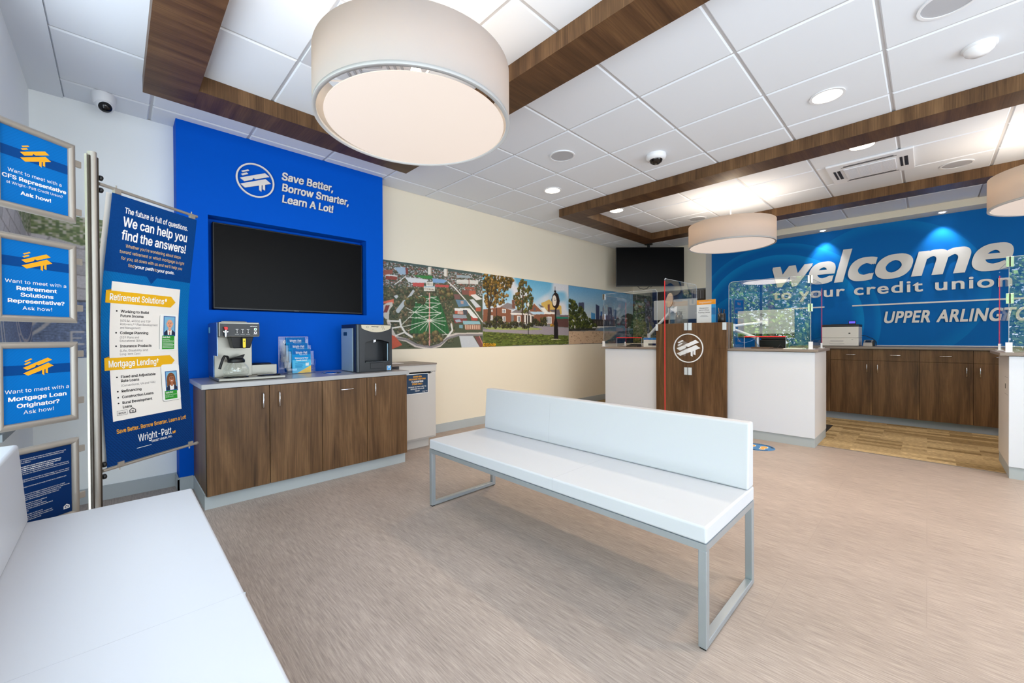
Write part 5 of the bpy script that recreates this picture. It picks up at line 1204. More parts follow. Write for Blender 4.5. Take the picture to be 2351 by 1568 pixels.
# ---------------------------------------------------------------- feature wall: screen, mark, slogan
def wall_tv():
    x0, x1, z0, z1 = .566, 1.808, 1.393, 2.094; y = 3.985
    t = thing('wall_television', ((x0 + x1) / 2, 4.02, z0), 'large black television set into the blue wall', 'television')
    part('bezel', MB().box(x0, x1, y, 4.052, z0, z1), M_BLACK, t, .004, 2)
    part('screen', MB().box(x0 + .009, x1 - .009, y - .0012, y + .001, z0 + .014, z1 - .009), M_SCREEN, t)
    part('maker_mark', MB().text(frame(((x0 + x1) / 2, y - .0014, z0 + .004), (1, 0, 0), (0, 0, 1), (0, -1, 0)), 'SAMSUNG', 0, 0, .005, .04, 'c', .02), pbr('mark_grey', (150, 150, 152), .4), t)
    part('wall_bracket', MB().box(1.0, 1.4, 4.045, 4.054, 1.6, 1.9), M_BLACK, t)
wall_tv()
def slogan():
    FP = frame((0, 3.920, 0), (1, 0, 0), (0, 0, 1), (0, -1, 0))
    t = thing('house_mark_emblem', (.855, 3.92, 2.476), 'round white metal house emblem on the blue wall', 'emblem')
    part('ring', MB().ringd(FP, .855, 2.476, .1285, .1405, .004, .016), M_LETTER, t)
    d = MB(); logo(d, FP, .855, 2.476, .1405, .004, .012); part('house_mark', d, M_LETTER, t)
    s = thing('slogan_lettering', (1.35, 3.92, 2.33), 'three lines of raised white slogan letters on the blue wall', 'lettering')
    for (tx, z, w) in (('Save Better,', 2.538, .440), ('Borrow Smarter,', 2.440, .588), ('Learn A Lot!', 2.340, .442)):
        part('letter_row', MB().text(FP, tx, 1.055, z, .064, w, 'l', .020, .12, 0, .004, .010, 1.0, 'sans'), M_LETTER, s)
slogan()

# ---------------------------------------------------------------- corner screen
def corner_tv():
    d = Vector((.694, .720, 0)); r = Vector((.720, -.694, 0)); c = Vector((6.86, 3.43, 0)); up = Vector((0, 0, 1))
    t = thing('corner_television', c + Vector((0, 0, 2.05)), 'black television on a ceiling pole in the far corner', 'television')
    part('bezel', MB().obox(c + up * 2.39, r, d, up, .602, .022, .345), M_BLACK, t, .004, 2)
    part('screen', MB().obox(c + up * 2.392 - d * .0225, r, d, up, .594, .0012, .336), M_SCREEN, t)
    part('ceiling_pole', MB().cyl(c + d * .06 + up * 2.3, c + d * .06 + up * (HC - .004), .024, 18).lathe(c + d * .06 + up * (HC - .004), [(.07, 0), (.07, -.012), (.03, -.02)], 24), M_BLACK, t)
    part('mount_bracket', MB().obox(c + up * 2.4 + d * .03, r, d, up, .2, .012, .15), M_BLACK, t)
    part('hanging_cable', MB().tube([c + r * -.22 + d * .03 + up * 2.06, c + r * -.17 + d * .03 + up * 2.012, c + r * -.10 + d * .03 + up * 1.995, c + r * -.04 + d * .03 + up * 2.01, c + r * .0 + d * .03 + up * 2.05, c + r * .03 + d * .03 + up * 2.03, c + r * .06 + d * .03 + up * 2.06], .005, 8), M_BLACK, t)
corner_tv()

# ---------------------------------------------------------------- teller desks
XD = 5.127
def desk(y0, y1, label, wl, open_left):
    t = thing('teller_desk', (5.5, (y0 + y1) / 2, 0), label, 'desk', 'white teller desks')
    part('front_panel', MB().box(XD, XD + .02, y0, y1, .098, .978), M_WHITE, t)
    WG = pbr('desk_end_panel', (222, 216, 212), .4)
    for y in ((y0, y0 + .02), (y1 - .02, y1)): part('end_panel', MB().box(XD + .0202, 5.80, y[0], y[1], .098, .978), WG, t)
    part('modesty_back', MB().box(5.50, 5.52, y0 + .02, y1 - .02, .098, .978), M_WHITE, t)
    k = MB().box(XD + .016, XD + .03, y0 + .003, y1 - .003, 0, .0975)
    for y in ((y0 + .003, y0 + .015), (y1 - .015, y1 - .003)): k.box(XD + .03, 5.80, y[0], y[1], 0, .0975)
    part('toe_kick', k, M_TRIM, t)
    solo('desk_worktop', MB().box(XD - .024, 5.84, y0 - .03, y1 + .05, .983, 1.007), M_TOPB, (5.5, (y0 + y1) / 2, .983), wl, 'worktop', 'taupe worktops on the teller desks', .002, 1)
desk(.795, 3.25, 'long white teller desk in the middle with the walnut pier', 'taupe worktop on the white middle teller desk', True)
desk(-2.95, -.453, 'white teller desk cut by the right picture edge', 'taupe worktop on the white desk at the right picture edge', False)
def desk_lock():
    F = frame((5.18, -.4528, 0), (1, 0, 0), (0, 0, 1), (0, 1, 0)); D = pbr('panel_gap_grey', (150, 146, 142), .6)
    t = thing('drawer_lock', (5.30, -.453, .72), 'small dark lock plate on the end panel of the right hand desk', 'lock')
    part('plate', MB().rect(F, .12, .69, .17, .76, .0004).rect(F, .0, .80, .20, .803, .0003, 1).rect(F, .0, .66, .20, .663, .0003, 1), [M_W, D], t)
    part('keyhole', MB().prism(F, [(.135, .705), (.160, .705), (.160, .745), (.135, .745)], .0005, .002), M_BLACK, t)
desk_lock()
def pier():
    x0, x1, y0, y1 = 5.072, 5.30, 1.605, 2.452
    t = thing('walnut_pier', (5.18, 2.03, 0), 'tall walnut pier with a white house emblem in the middle of the desk', 'desk pier')
    part('body', MB().box(x0, 5.1025, y0, y1, .02, 1.0075).box(x0, x1, y0, y1, 1.0075, 1.312), M_WZ, t, .0015, 1)
    F = frame((x0, 0, 0), (0, -1, 0), (0, 0, 1), (-1, 0, 0))
    e = part('house_emblem', MB().ringd(F, -2.041, 1.006, .168, .180, .0005, .008), pbr('emblem_white', (236, 238, 242), .4), t, label='white round house emblem')
    d = MB(); logo(d, F, -2.041, 1.006, .178, .0005, .007); part('house_mark', d, pbr('emblem_white', (236, 238, 242), .4), e)
pier()
def plate(mb, F, pts, th=.005):
    mb.prism(F, pts, -th / 2, th / 2)
def round_rect(x0, y0, x1, y1, tl=0, tr=0, bl=0, br=0, n=6):
    out = []
    for (cx, cy, r, a) in ((x1 - br, y0 + br, br, -90), (x1 - tr, y1 - tr, tr, 0), (x0 + tl, y1 - tl, tl, 90), (x0 + bl, y0 + bl, bl, 180)):
        if r == 0: out.append((cx, cy)); continue
        out += [(cx + r * math.cos(math.radians(a + 90 * k / n)), cy + r * math.sin(math.radians(a + 90 * k / n))) for k in range(n + 1)]
    return out
def clip(parent, c, ex, out, w=.042, h=.082):
    """a pair of chrome plates gripping the sheet edge"""
    c, ex, out = Vector(c), Vector(ex), Vector(out); up = Vector((0, 0, 1)); k = part('corner_clip', MB().obox(c - ex * (w * .27), ex, out, up, w * .22, .006, h / 2).obox(c + ex * (w * .27), ex, out, up, w * .22, .006, h / 2), M_CHROME, parent, .001, 1)
    part('clip_bar', MB().obox(c - out * .001, ex, out, up, w * .10, .007, h / 2 - .002), M_BLACK, k); return k
def shield(name, yl, yr, edge, label, slot, sy, sx1, turn=0.0, grp='clear acrylic shields on the teller desks'):
    """front sheet yl..yr across the desk, with a pass-through slot, and a side sheet running back from y = edge"""
    x = 5.17; z0, z1 = 1.0085, 1.776
    t = thing('acrylic_shield', (x, (yl + yr) / 2, z0), label, 'desk shield', grp)
    tr_ = math.radians(turn); F = frame((x - math.sin(tr_) * (yl - yr), yl, 0), (math.sin(tr_), -math.cos(tr_), 0), (0, 0, 1), (-math.cos(tr_), -math.sin(tr_), 0)); w = yl - yr
    a, b, h = slot
    r = .045; tl = r if edge == yr else 0; tr = r if edge == yl else 0
    top = [p for p in round_rect(0, z0, w, z1, tl, tr) if p[1] > z0 + .01]
    pts = [(w, z0)] + top + [(0, z0)] + ([(yl - a, z0), (yl - a, h), (yl - b, h), (yl - b, z0)] if h else [])
    m = MB(); plate(m, F, pts); p = part('front_sheet', m, M_PLEX, t)
    eg = MB(); q = [(0, z0)] + top[::-1] + [(w, z0)]
    eg.tube([F(px, py, 0) for px, py in q], .0022, 6); part('sheet_edge', eg, M_EDGE, p)
    if h:
        part('slot_edge', MB().tube([F(yl - a, h, .003), F(yl - b, h, .003)], .0055, 6), M_RED, p, label='red edge of the pass-through')
        part('slot_side', MB().tube([F(yl - a, z0 + .002, 0), F(yl - a, h, 0)], .002, 6).tube([F(yl - b, z0 + .002, 0), F(yl - b, h, 0)], .002, 6), M_EDGE, p)
    G = frame((x, edge, 0), (1, 0, 0), (0, 0, 1), (0, 1, 0)); m = MB(); plate(m, G, round_rect(.008, z0, sx1 - x, z1 - .03, 0, .03)); s = part('side_sheet', m, M_PLEX, t)
    part('side_edge', MB().tube([G(sx1 - x, z0 + .03, 0), G(sx1 - x, z1 - .09, 0)], .0024, 6), M_RED, s, label='red rear edge')
    part('side_top_edge', MB().tube([G(.01, z1 - .03, 0), G(sx1 - x - .03, z1 - .03, 0)], .002, 6), M_EDGE, s)
    sg = 1 if edge == yl else -1
    for z in (z1 - .040, z1 - .335): clip(t, (x - .004, edge - sg * .004, z), (0, 1, 0), (1, 0, 0))
    f = MB().box(x - .03, x + .09, edge - .004 - .02, edge + .02, z0, z0 + .005).box(x - .012, x - .004, edge - .018, edge + .018, z0, z0 + .08).box(x + .004, x + .012, edge - .014, edge + .014, z0, z0 + .06).box(x + .55, x + .68, edge - .02, edge + .02, z0, z0 + .005).box(x + .60, x + .615, edge - .008, edge + .008, z0, z0 + .06)
    part('foot_bracket', f, M_WHITEP, t)
shield('r', 1.600, .834, .834, 'clear acrylic shield right of the walnut pier, mirroring the trees outside', (1.44, 1.048, 1.142), 0, 5.80, 2.8)
shield('l', 3.300, 2.484, 3.300, 'clear acrylic shield left of the walnut pier before the river mural', (3.084, 2.705, 1.135), 0, 5.80)
shield('x', -.455, -1.45, -.455, 'clear acrylic shield on the desk at the right picture edge', (0, 0, 0), 0, 5.80)
def divider():
    y = 2.040; t = thing('acrylic_divider', (4.75, y, .12), 'tall clear acrylic divider with a red edge standing out from the walnut pier', 'desk shield')
    F = frame((0, y, 0), (1, 0, 0), (0, 0, 1), (0, 1, 0))
    pts = [(4.43, .13), (5.066, .13), (5.066, 1.32), (5.335, 1.32), (5.335, 1.755)] + [(5.335 - .05 * (1 - math.cos(a)), 1.755 + .05 * math.sin(a)) for a in (.5, 1.0, 1.57)] + [(4.455, 1.80), (4.437, 1.793), (4.43, 1.775)]
    m = MB(); plate(m, F, pts, .006); p = part('sheet', m, M_PLEX, t)
    part('front_edge', MB().tube([F(4.43, .13, 0), F(4.43, 1.775, 0)], .0048, 6), M_RED, p, label='bright red front edge')
    part('top_edge', MB().tube([F(4.432, 1.782, 0), F(4.44, 1.796, 0), F(4.455, 1.801, 0)], .006, 6).tube([F(4.455, 1.80, 0), F(5.285, 1.805, 0), F(5.32, 1.79, 0), F(5.335, 1.755, 0), F(5.335, 1.325, 0)], .0022, 6), M_EDGE, p)
    for z in (1.270, .723):
        k = part('pier_clip', MB().box(5.055, 5.071, y - .043, y - .004, z - .045, z + .045).box(5.055, 5.071, y + .004, y + .043, z - .045, z + .045), pbr('pale_clip', (222, 230, 236), .3, .2), t)
        part('clip_slot', MB().box(5.054, 5.0705, y - .0035, y + .0035, z - .045, z + .045), M_BLACK, k)
    part('pier_clip', MB().box(5.055, 5.071, 1.607, 1.645, 1.225, 1.31), pbr('pale_clip', (222, 230, 236), .3, .2), t)
    part('pier_clip', MB().box(5.055, 5.071, 2.425, 2.450, 1.225, 1.31), pbr('pale_clip', (222, 230, 236), .3, .2), t)
divider()
M_MON = pbr('monitor_silver_back', (168, 172, 172), .4, .25)
def monitor(x, yl, yr, z0, z1, tint, label, elbow, colm):
    t = thing('computer_monitor', (x, (yl + yr) / 2, 1.007), label, 'monitor', 'monitors on the teller desk')
    F = frame((x, yl, 0), (0, -1, 0), (0, 0, 1), (-1, 0, 0)); w = yl - yr; xm = w * .46
    part('back_shell', MB().prism(F, round_rect(0, z0, w, z1, .012, .012, .012, .012), -.022, 0), tint, t)
    part('lower_bezel', MB().prism(F, [(0, z0 - .055), (w, z0 - .055), (w, z0 - .001), (0, z0 - .001)], -.02, -.004), M_BLACK, t)
    part('screen', MB().prism(F, [(.004, z0 - .05), (w - .004, z0 - .05), (w - .004, z1 - .006), (.004, z1 - .006)], -.026, -.0221), M_SCREEN, t)
    zc = z1 - .055; mk = MB().ringd(F, xm, zc, .021, .0235, .0004, .0012, 0, 32).text(F, 'DELL', xm, zc - .005, .010, .031, 'c', .02, 0, 0, .0006); part('maker_mark', mk, M_BLACK, t)
    a = part('vesa_mount', MB().prism(F, [(xm - .06, zc - .135), (xm - .028, zc - .135), (xm - .028, zc - .055), (xm - .06, zc - .045)], .0005, .014).prism(F, [(xm + .028, zc - .135), (xm + .06, zc - .135), (xm + .06, zc - .045), (xm + .028, zc - .055)], .0005, .014).prism(F, [(xm - .028, zc - .115), (xm + .028, zc - .115), (xm + .028, zc - .070), (xm - .028, zc - .070)], .0005, .03), M_WHITEP, t)
    hd = F(xm, zc - .095, .04); el = Vector(elbow); co = Vector(colm)
    SI = pbr('arm_silver', (196, 202, 208), .35, .3)
    part('upper_arm', MB().tube([hd, hd + (el - hd) * .12, el + Vector((0, 0, .018))], .019, 14), SI, t)
    part('lower_arm', MB().tube([el + Vector((0, 0, -.022)), co + Vector((0, 0, .0))], .019, 14), SI, t)
    part('elbow', MB().cyl(el + Vector((0, 0, -.045)), el + Vector((0, 0, .045)), .024, 18), SI, t)
    part('column', MB().cyl((co.x, co.y, 1.007), (co.x, co.y, co.z + .02), .024, 20).lathe((co.x, co.y, 1.007), [(.045, 0), (.045, .008), (.026, .012)], 24), pbr('arm_column', (150, 152, 156), .3, .7), t)
monitor(5.62, 1.648, 1.062, 1.178, 1.462, M_MON, 'silver backed monitor on an arm right of the walnut pier', (5.44, 1.645, 1.255), (5.50, 1.405, 1.125))
monitor(5.70, 2.790, 2.180, 1.390, 1.672, M_MON, 'silver backed monitor on an arm left of the walnut pier', (5.57, 2.800, 1.150), (5.52, 2.818, 1.120))
def desk_bits():
    t = thing('round_mirror', (5.48, 2.465, 1.05), 'small tan round disc on a stalk above the walnut pier', 'mirror')
    n = Vector((-.86, -.25, .0)).normalized(); n = Vector((-.72, .60, .08)).normalized()
    part('disc', MB().lathe((5.48, 2.455, 1.645), [(.100, -.004), (.102, 0), (.100, .004)], 40, 0, n), pbr('tan_disc', (206, 184, 162), .5), t)
    part('rim', MB().lathe((5.48, 2.455, 1.645), [(.100, -.006), (.105, -.003), (.105, .001), (.1005, .0045), (.1005, -.006)], 40, 0, n, caps=False), pbr('tan_disc_rim', (70, 58, 50), .5), t)
    part('stalk', MB().tube([(5.48, 2.455, 1.55), (5.47, 2.455, 1.40), (5.46, 2.46, 1.20), (5.46, 2.46, 1.012)], .008, 10).lathe((5.46, 2.46, 1.0072), [(.05, 0), (.05, .006), (.01, .010)], 28), pbr('stalk_grey', (140, 132, 126), .4, .4), t)
    # sign in an acrylic holder on the pier
    f = thing('flyer_holder', (5.2, 1.875, 1.3125), 'white flyer with an orange band in a clear stand on the walnut pier', 'flyer')
    F = frame((5.195, 1.985, 1.3135), (0, -1, 0), (0, 0, 1), (-1, 0, 0)); w, h = .220, .283
    part('sheet', MB().prism(F, [(0, 0), (w, 0), (w, h), (0, h)], -.002, 0).rect(F, 0, h - .058, w, h, .0005, 1).rect(F, w - .048, 0, w, h - .058, .0005, 2).rect(F, w - .048, .10, w, h - .10, .0007, 3), [M_W, pbr('flyer_orange', (244, 156, 20), .4), pbr('flyer_blue', (30, 150, 210), .4), pbr('flyer_deep_blue', (10, 110, 170), .4)], f)
    part('lettering', MB().text(F, 'Designated', .086, .176, .014, .102, 'c', .012, 0, 0, .0008).text(F, 'APCO Official', .086, .150, .014, .122, 'c', .012, 0, 0, .0008).text(F, 'Training Center', .086, .122, .014, .142, 'c', .012, 0, 0, .0008).rect(F, .050, .090, .125, .093, .0008).rect(F, .040, .078, .135, .081, .0008), pbr('flyer_grey', (110, 106, 108), .5), f)
    part('orange_band_lettering', MB().text(F, 'Congratulations', .100, h - .040, .020, .146, 'c', .0, .35, 0, .0008), M_W, f)
    part('acrylic_stand', MB().box(5.185, 5.188, 1.763, 1.987, 1.3135, 1.60).box(5.15, 5.26, 1.763, 1.987, 1.3122, 1.3134), M_ACR, f)
    for (y, lab) in ((2.207, 'black pen cup on the walnut pier left of the white flyer'), (1.700, 'black pen cup on the walnut pier right of the white flyer')):
        c = thing('pen_cup', (5.2, y, 1.3125), lab, 'pen cup', 'black pen cups on the pier')
        part('cup', MB().lathe((5.2, y, 1.3125), [(.040, 0), (.043, .002), (.043, .108), (.040, .108), (.038, .01)], 28), pbr('mesh_black', (24, 24, 26), .35), c)
        R = random.Random(int(y * 100)); cols = [M_BLACK, pbr('pen_tan', (150, 120, 84), .5), M_BLACK, M_BLACK, pbr('pen_dark_grey', (52, 50, 52), .4)]
        for k in range(5):
            a = k * 1.256 + .4; p0 = Vector((5.2 + .012 * math.cos(a), y + .012 * math.sin(a), 1.318)); p1 = Vector((5.2 + .034 * math.cos(a), y + .034 * math.sin(a), 1.318 + R.uniform(.135, .165)))
            part('pen', MB().cyl(p0, p1, .0042, 8).lathe(p1, [(.0042, 0), (.002, .008), (.0005, .010)], 8, 0, p1 - p0), cols[k], c)
    c = thing('card_terminal', (5.25, 2.88, 1.007), 'dark card terminal tray on the left end of the middle desk', 'card terminal')
    part('body', MB().add([(5.20, 2.79, 1.007), (5.34, 2.79, 1.007), (5.34, 2.96, 1.007), (5.20, 2.96, 1.007), (5.205, 2.80, 1.028), (5.33, 2.80, 1.045), (5.33, 2.95, 1.045), (5.205, 2.95, 1.028)], [(3, 2, 1, 0), (4, 5, 6, 7), (0, 1, 5, 4), (1, 2, 6, 5), (2, 3, 7, 6), (3, 0, 4, 7)]), pbr('dark_brown_plastic', (52, 46, 38), .45), c, .003, 2)
    part('keypad', MB().add([(5.215, 2.82, 1.0312), (5.30, 2.82, 1.0425), (5.30, 2.93, 1.0425), (5.215, 2.93, 1.0312)], [(0, 1, 2, 3)]), M_BLACK, c)
    c = thing('form_box', (5.33, 2.57, 1.007), 'white and blue carton of forms between shield and walnut pier', 'box')
    part('carton', MB().box(5.25, 5.40, 2.53, 2.72, 1.007, 1.105), M_W, c, .002, 1); part('blue_lid', MB().box(5.248, 5.402, 2.528, 2.722, 1.105, 1.132), pbr('box_blue', (20, 120, 200), .4), c, .002, 1)
    F = frame((5.2495, 2.72, 1.007), (0, -1, 0), (0, 0, 1), (-1, 0, 0)); part('box_label', MB().rect(F, .07, .02, .18, .05, .0006), M_BLACK, c)
    c = thing('keyboard_tray', (5.3, 1.33, 1.007), 'brown tray lying under the right hand monitor arm', 'tray')
    part('tray', MB().box(5.24, 5.42, 1.22, 1.40, 1.007, 1.022), pbr('tray_brown', (96, 76, 62), .5), c, .003, 2); part('tray_lip', MB().box(5.24, 5.25, 1.22, 1.40, 1.022, 1.028), pbr('tray_brown', (96, 76, 62), .5), c)
    c = thing('desk_phone', (5.72, 1.3, 1.007), 'black device standing low behind the red slot of the right shield', 'telephone')
    part('base', MB().box(5.70, 5.80, 1.15, 1.46, 1.007, 1.10), M_BLACK, c, .006, 2); part('handset', MB().box(5.71, 5.76, 1.16, 1.42, 1.10, 1.125), M_BLACK, c, .008, 2)
    c = thing('paper_stack', (5.3, 1.02, 1.007), 'white sheets beside the right foot of the acrylic shield', 'papers')
    part('sheets', MB().box(5.24, 5.40, .92, 1.09, 1.007, 1.013).box(5.25, 5.41, .915, 1.08, 1.013, 1.017), M_W, c)
    c = thing('blue_cable', (5.4, 1.6, 1.01), 'thin blue cable looping under the right monitor arm', 'cable')
    part('cord', MB().tube([(5.50, 1.62, 1.20), (5.46, 1.60, 1.12), (5.40, 1.56, 1.08), (5.38, 1.50, 1.07), (5.40, 1.45, 1.09), (5.46, 1.42, 1.11)], .003, 8).tube([(5.46, 1.42, 1.11), (5.42, 1.38, 1.05), (5.44, 1.35, 1.0095), (5.5, 1.3, 1.0095)], .003, 8), pbr('cable_blue', (60, 110, 170), .4), c)
    c = thing('black_cable', (5.4, 1.2, 1.01), 'thin black cable lying on the desk under the right monitor', 'cable')
    part('cord', MB().tube([(5.55, 1.10, 1.0095), (5.45, 1.12, 1.0095), (5.40, 1.15, 1.05), (5.38, 1.18, 1.0095), (5.32, 1.24, 1.0095), (5.30, 1.19, 1.0095), (5.36, 1.12, 1.0095)], .0025, 8), M_BLACK, c)
desk_bits()

# ---------------------------------------------------------------- back counter
def back_counter():
    xf = 7.15; us = [1.369, .933, .5005, .0645, -.3715, -.8075, -1.2435, -1.6795]
    for i in range(len(us) - 1):
        y1, y0 = us[i], us[i + 1]; odd = i % 2
        names = ['leftmost, half behind the desk end', 'first full one right of the white desk end', 'second full one from the white desk end', 'third full one from the white desk end', 'partly hidden by the right hand desk', 'hidden past the picture edge', 'last, past the picture edge']
        t = thing('back_cabinet', (7.45, (y0 + y1) / 2, 0), 'walnut base cabinet on the back counter, ' + names[i], 'cabinet', 'walnut base cabinets along the back wall'); g = .0015
        part('carcass', MB().box(xf + .020, 7.74, y0 + .0005, y1 - .0005, .098, .968), M_WZ, t)
        d = part('drawer', MB().box(xf, xf + .0195, y0 + g, y1 - g, .8195, .967), M_WZ, t, .001, 1); bar_handle(d, (xf, (y0 + y1) / 2, .894), (0, 1, 0), (-1, 0, 0), .103)
        d = part('door', MB().box(xf, xf + .0195, y0 + g, y1 - g, .100, .8165), M_WZ, t, .001, 1); bar_handle(d, (xf, (y0 + .052) if odd else (y1 - .052), .716), (0, 0, 1), (-1, 0, 0), .108)
        part('toe_kick', MB().box(xf + .05, xf + .062, y0, y1, .004, .0975), pbr('blue_grey_kick', (140, 150, 164), .45), t)
    solo('back_worktop', MB().box(7.12, XB - .002, -1.72, 1.40, .972, 1.003), M_TOPB, (7.45, -.1, .972), 'long taupe worktop under the blue welcome wall', 'worktop', None, .002, 1)
    solo('backsplash_strip', MB().box(XB - .016, XB - .002, -1.72, .62, 1.0035, 1.012), M_W, (7.77, -.5, 1.003), 'thin white strip along the back of the rear worktop', 'strip')
back_counter()
def printer():
    x0, x1, y0, y1, z = 7.24, 7.66, .645, 1.045, 1.0035
    t = thing('desktop_printer', (7.45, .85, z), 'cream and black printer with a lit display on the back counter', 'printer'); CR = pbr('printer_cream', (226, 220, 212), .45)
    part('body', MB().box(x0, x1, y0, y1, z + .115, z + .265), CR, t, .004, 2); k = part('paper_drawer', MB().box(x0 + .004, x1, y0, y1, z + .004, z + .113), CR, t, .004, 2)
    part('drawer_grip', MB().box(x0 - .004, x0 + .006, y0 + .16, y0 + .30, z + .060, z + .085).box(x0 - .004, x0 + .006, y0 + .15, y0 + .31, z + .030, z + .042), pbr('printer_grip', (206, 200, 194), .5), k)
    part('top_cover', MB().box(x0 + .004, x1, y0 - .002, y1 + .002, z + .2655, z + .300).box(x0 + .03, x1 - .05, y0 + .05, y0 + .30, z + .300, z + .306), pbr('printer_black', (40, 38, 40), .45), t, .003, 2)
    d = part('display_panel', MB().box(x0 + .01, x0 + .03, y0 + .028, y0 + .108, z + .3005, z + .348), M_BLACK, t, .003, 2)
    F = frame((x0 + .0095, y0 + .100, z + .312), (0, -1, 0), (0, 0, 1), (-1, 0, 0)); part('display', MB().rect(F, 0, 0, .064, .028, .0006), emis('display_violet', (92, 80, 220), 1.0), d)
    F = frame((x0 - .0006, y1, z), (0, -1, 0), (0, 0, 1), (-1, 0, 0)); part('badge', MB().rect(F, .295, .168, .315, .184, .0004).rect(F, .325, .088, .345, .092, .0004), pbr('badge_dark', (60, 54, 50), .4), t)
    c = thing('card_printer', (7.33, .545, z), 'small grey and black receipt machine beside the printer', 'receipt machine')
    part('body', MB().add([(7.20, .50, z), (7.36, .50, z), (7.36, .60, z), (7.20, .60, z), (7.215, .505, z + .045), (7.35, .505, z + .085), (7.35, .595, z + .085), (7.215, .595, z + .045)], [(3, 2, 1, 0), (4, 5, 6, 7), (0, 1, 5, 4), (1, 2, 6, 5), (2, 3, 7, 6), (3, 0, 4, 7)]), pbr('machine_grey', (170, 164, 158), .45), c, .004, 2)
    part('black_shell', MB().box(7.21, 7.38, .484, .4995, z, z + .075).box(7.3605, 7.39, .484, .60, z, z + .080), M_BLACK, c, .003, 2); part('paper_window', MB().add([(7.24, .52, z + .0535), (7.33, .52, z + .080), (7.33, .58, z + .080), (7.24, .58, z + .0535)], [(0, 1, 2, 3)]), M_BLACK, c)
    c = thing('printer_cord', (7.45, .55, z), 'black cord running from the printer over the small receipt machine', 'cable')
    part('cord', MB().tube([(7.60, .640, 1.15), (7.56, .60, 1.145), (7.50, .55, 1.12), (7.46, .51, 1.10), (7.44, .48, 1.06), (7.42, .475, 1.02), (7.40, .48, 1.0075)], .004, 8), M_BLACK, c)
printer()
def welcome():
    F = frame((XB, 0, 0), (0, -1, 0), (0, 0, 1), (-1, 0, 0))
    def row(name, tx, x, z, cap, w, bold, shear, label, sp=1.0, font=None):
        t = thing(name, (XB, -(x + w / 2), z), label, 'lettering', 'raised letters on the welcome wall')
        ws = tx.split(' '); b = lambda q: (min(p[0] for p in text_mesh(q, bold, shear, True, sp, font)[0]), max(p[0] for p in text_mesh(q, bold, shear, True, sp, font)[0]))
        f0, f1 = b(tx); k = w / (f1 - f0)
        for i, wd in enumerate(ws):
            e1 = b(' '.join(ws[:i + 1]))[1]; a0, a1 = b(wd)
            part('letter_row', MB().text(F, wd, x + (e1 - (a1 - a0) - f0) * k, z, cap, (a1 - a0) * k, 'l', bold, shear, 0, .006, .018, sp, font), M_LETTER, t)
    row('welcome_lettering', 'welcome', -1.762, 1.957, .448, 2.48, .030, .22, 'huge italic white word welcome on the blue wall')
    row('tagline_lettering', 'to your credit union', -1.752, 1.738, .150, 2.46, .018, 0, 'white words to your credit union under the big welcome', 1.12)
    t = thing('branch_lettering', (XB, -.2, 1.324), 'italic white capitals naming the branch on the blue wall', 'lettering', 'raised letters on the welcome wall')
    part('letter_row', MB().text(F, 'UPPER', -.420, 1.324, .152, .446, 'l', .030, .22, 0, .006, .018, 1.08), M_LETTER, t)
    part('letter_row', MB().text(F, 'ARLINGTON', .082, 1.324, .152, .895, 'l', .030, .22, 0, .006, .018, 1.08), M_LETTER, t)
    t = thing('underline_bar', (XB, -.2, 1.58), 'long thin white bar under the letters on the welcome wall', 'bar', 'white bars on the welcome wall'); part('bar', MB().prism(F, [(-.763, 1.573), (1.6, 1.573), (1.6, 1.593), (-.763, 1.593)], .004, .018), M_LETTER, t)
    t = thing('underline_bar', (XB, 1.25, 1.58), 'short white bar left of the long one, near the shield clip', 'bar', 'white bars on the welcome wall'); part('bar', MB().prism(F, [(-1.60, 1.573), (-1.086, 1.573), (-1.086, 1.593), (-1.60, 1.593)], .004, .018), M_LETTER, t)
welcome()
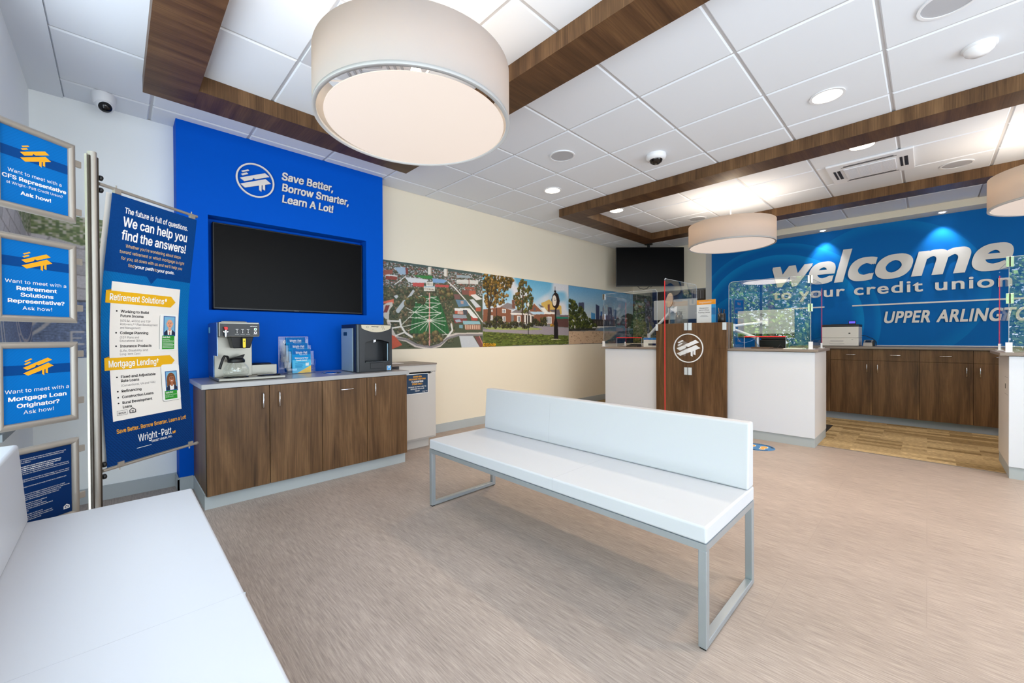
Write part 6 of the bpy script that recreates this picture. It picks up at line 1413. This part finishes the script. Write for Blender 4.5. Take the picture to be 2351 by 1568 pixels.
def floor_things():
    c = (4.78, 1.22); F = frame((c[0], c[1], .0004), (0, -1, 0), (1, 0, 0), (0, 0, 1))
    t = thing('floor_decal', (c[0], c[1], 0), 'round blue floor decal with an orange footprint before the teller desk', 'floor sticker')
    part('disc', MB().lathe((c[0], c[1], 0), [(.155, .0002), (.155, .001)], 56, smooth=False), pbr('decal_blue', (50, 120, 180), .4), t)
    d = MB()
    for sx in (-.055, .055):
        d.disc(F, sx, .022, .036, .0012, 1, 24, .052).disc(F, sx, -.052, .028, .0012, 1, 24, .034); d.disc(F, sx, .022, .030, .0016, 0, 24, .046).disc(F, sx, -.052, .022, .0016, 0, 24, .028)
    part('footprint', d, [pbr('decal_orange', (240, 170, 60), .4), M_W], t)
    m = MB()
    def arc(tx, r, a0, a1, flip):
        vs, fs = text_mesh(tx, .02); x0, x1 = min(p[0] for p in vs), max(p[0] for p in vs); k = .020 / CAPH; out = []
        for p in vs:
            a = a0 + (a1 - a0) * (p[0] - x0) / (x1 - x0); rr = r + p[1] * k * (-1 if flip else 1); out.append(F(rr * math.cos(a), rr * math.sin(a), .0016))
        m.add(out, fs)
    arc('PLEASE STAND HERE', .124, math.radians(165), math.radians(15), False); arc('THANK YOU', .144, math.radians(215), math.radians(325), True)
    part('lettering', m, M_W, t)
    solo('floor_mat', MB().box(5.86, 6.55, .83, 1.6, .0042, .014), pbr('black_mat', (44, 38, 34), .8), (6.2, 1.2, .004), 'dark anti-fatigue mat edge on the carpet behind the middle desk', 'mat', None, .003, 1)
floor_things()

# ---------------------------------------------------------------- outside: what the shields mirror
def trees():
    R = random.Random(5); LM = pbr('light_green_leaf', (128, 158, 72), .6); LD = pbr('deep_leaf', (64, 98, 44), .6); BM = pbr('bark', (84, 70, 56), .9)  # a lighter and a deeper green, mixed at random over each crown
    for i, (x, y, h, r) in enumerate(((-5.6, 6.0, 4.6, 1.7), (-5.8, 2.55, 4.8, 1.75), (-5.6, -.9, 4.6, 1.65))):
        t = thing('street_tree', (x, y, -.06), 'leafy tree outside the front window, seen mirrored in the acrylic shield', 'tree', 'trees outside the front window')
        part('trunk', MB().tube([(x, y, -.06), (x + .05, y, 1.0), (x, y + .05, h * .6)], .11, 10), BM, t)
        m = MB()
        for k in range(15000):
            u = Vector((R.gauss(0, 1), R.gauss(0, 1), R.gauss(0, 1))).normalized() * (r * R.uniform(.62, 1.0) ** .6)
            lump = 1 + .13 * math.sin(5 * u.x + i) * math.sin(4 * u.y) + .05 * math.sin(9 * u.z); c = Vector((x, y, h * .5)) + Vector((u.x * lump, max(-1.68, min(1.68, u.y * lump)), u.z * 1.35 * lump))
            if c.z < .1: continue
            a = Vector((R.gauss(0, 1), R.gauss(0, 1), R.gauss(0, .6))).normalized(); b = a.orthogonal().normalized(); s = R.uniform(.04, .085)
            m.add([c - a * s, c + b * s * .6, c + a * s, c - b * s * .6], [(0, 1, 2, 3)], 0 if R.random() < .6 else 1)
        part('crown', m, [LM, LD], t)
trees()
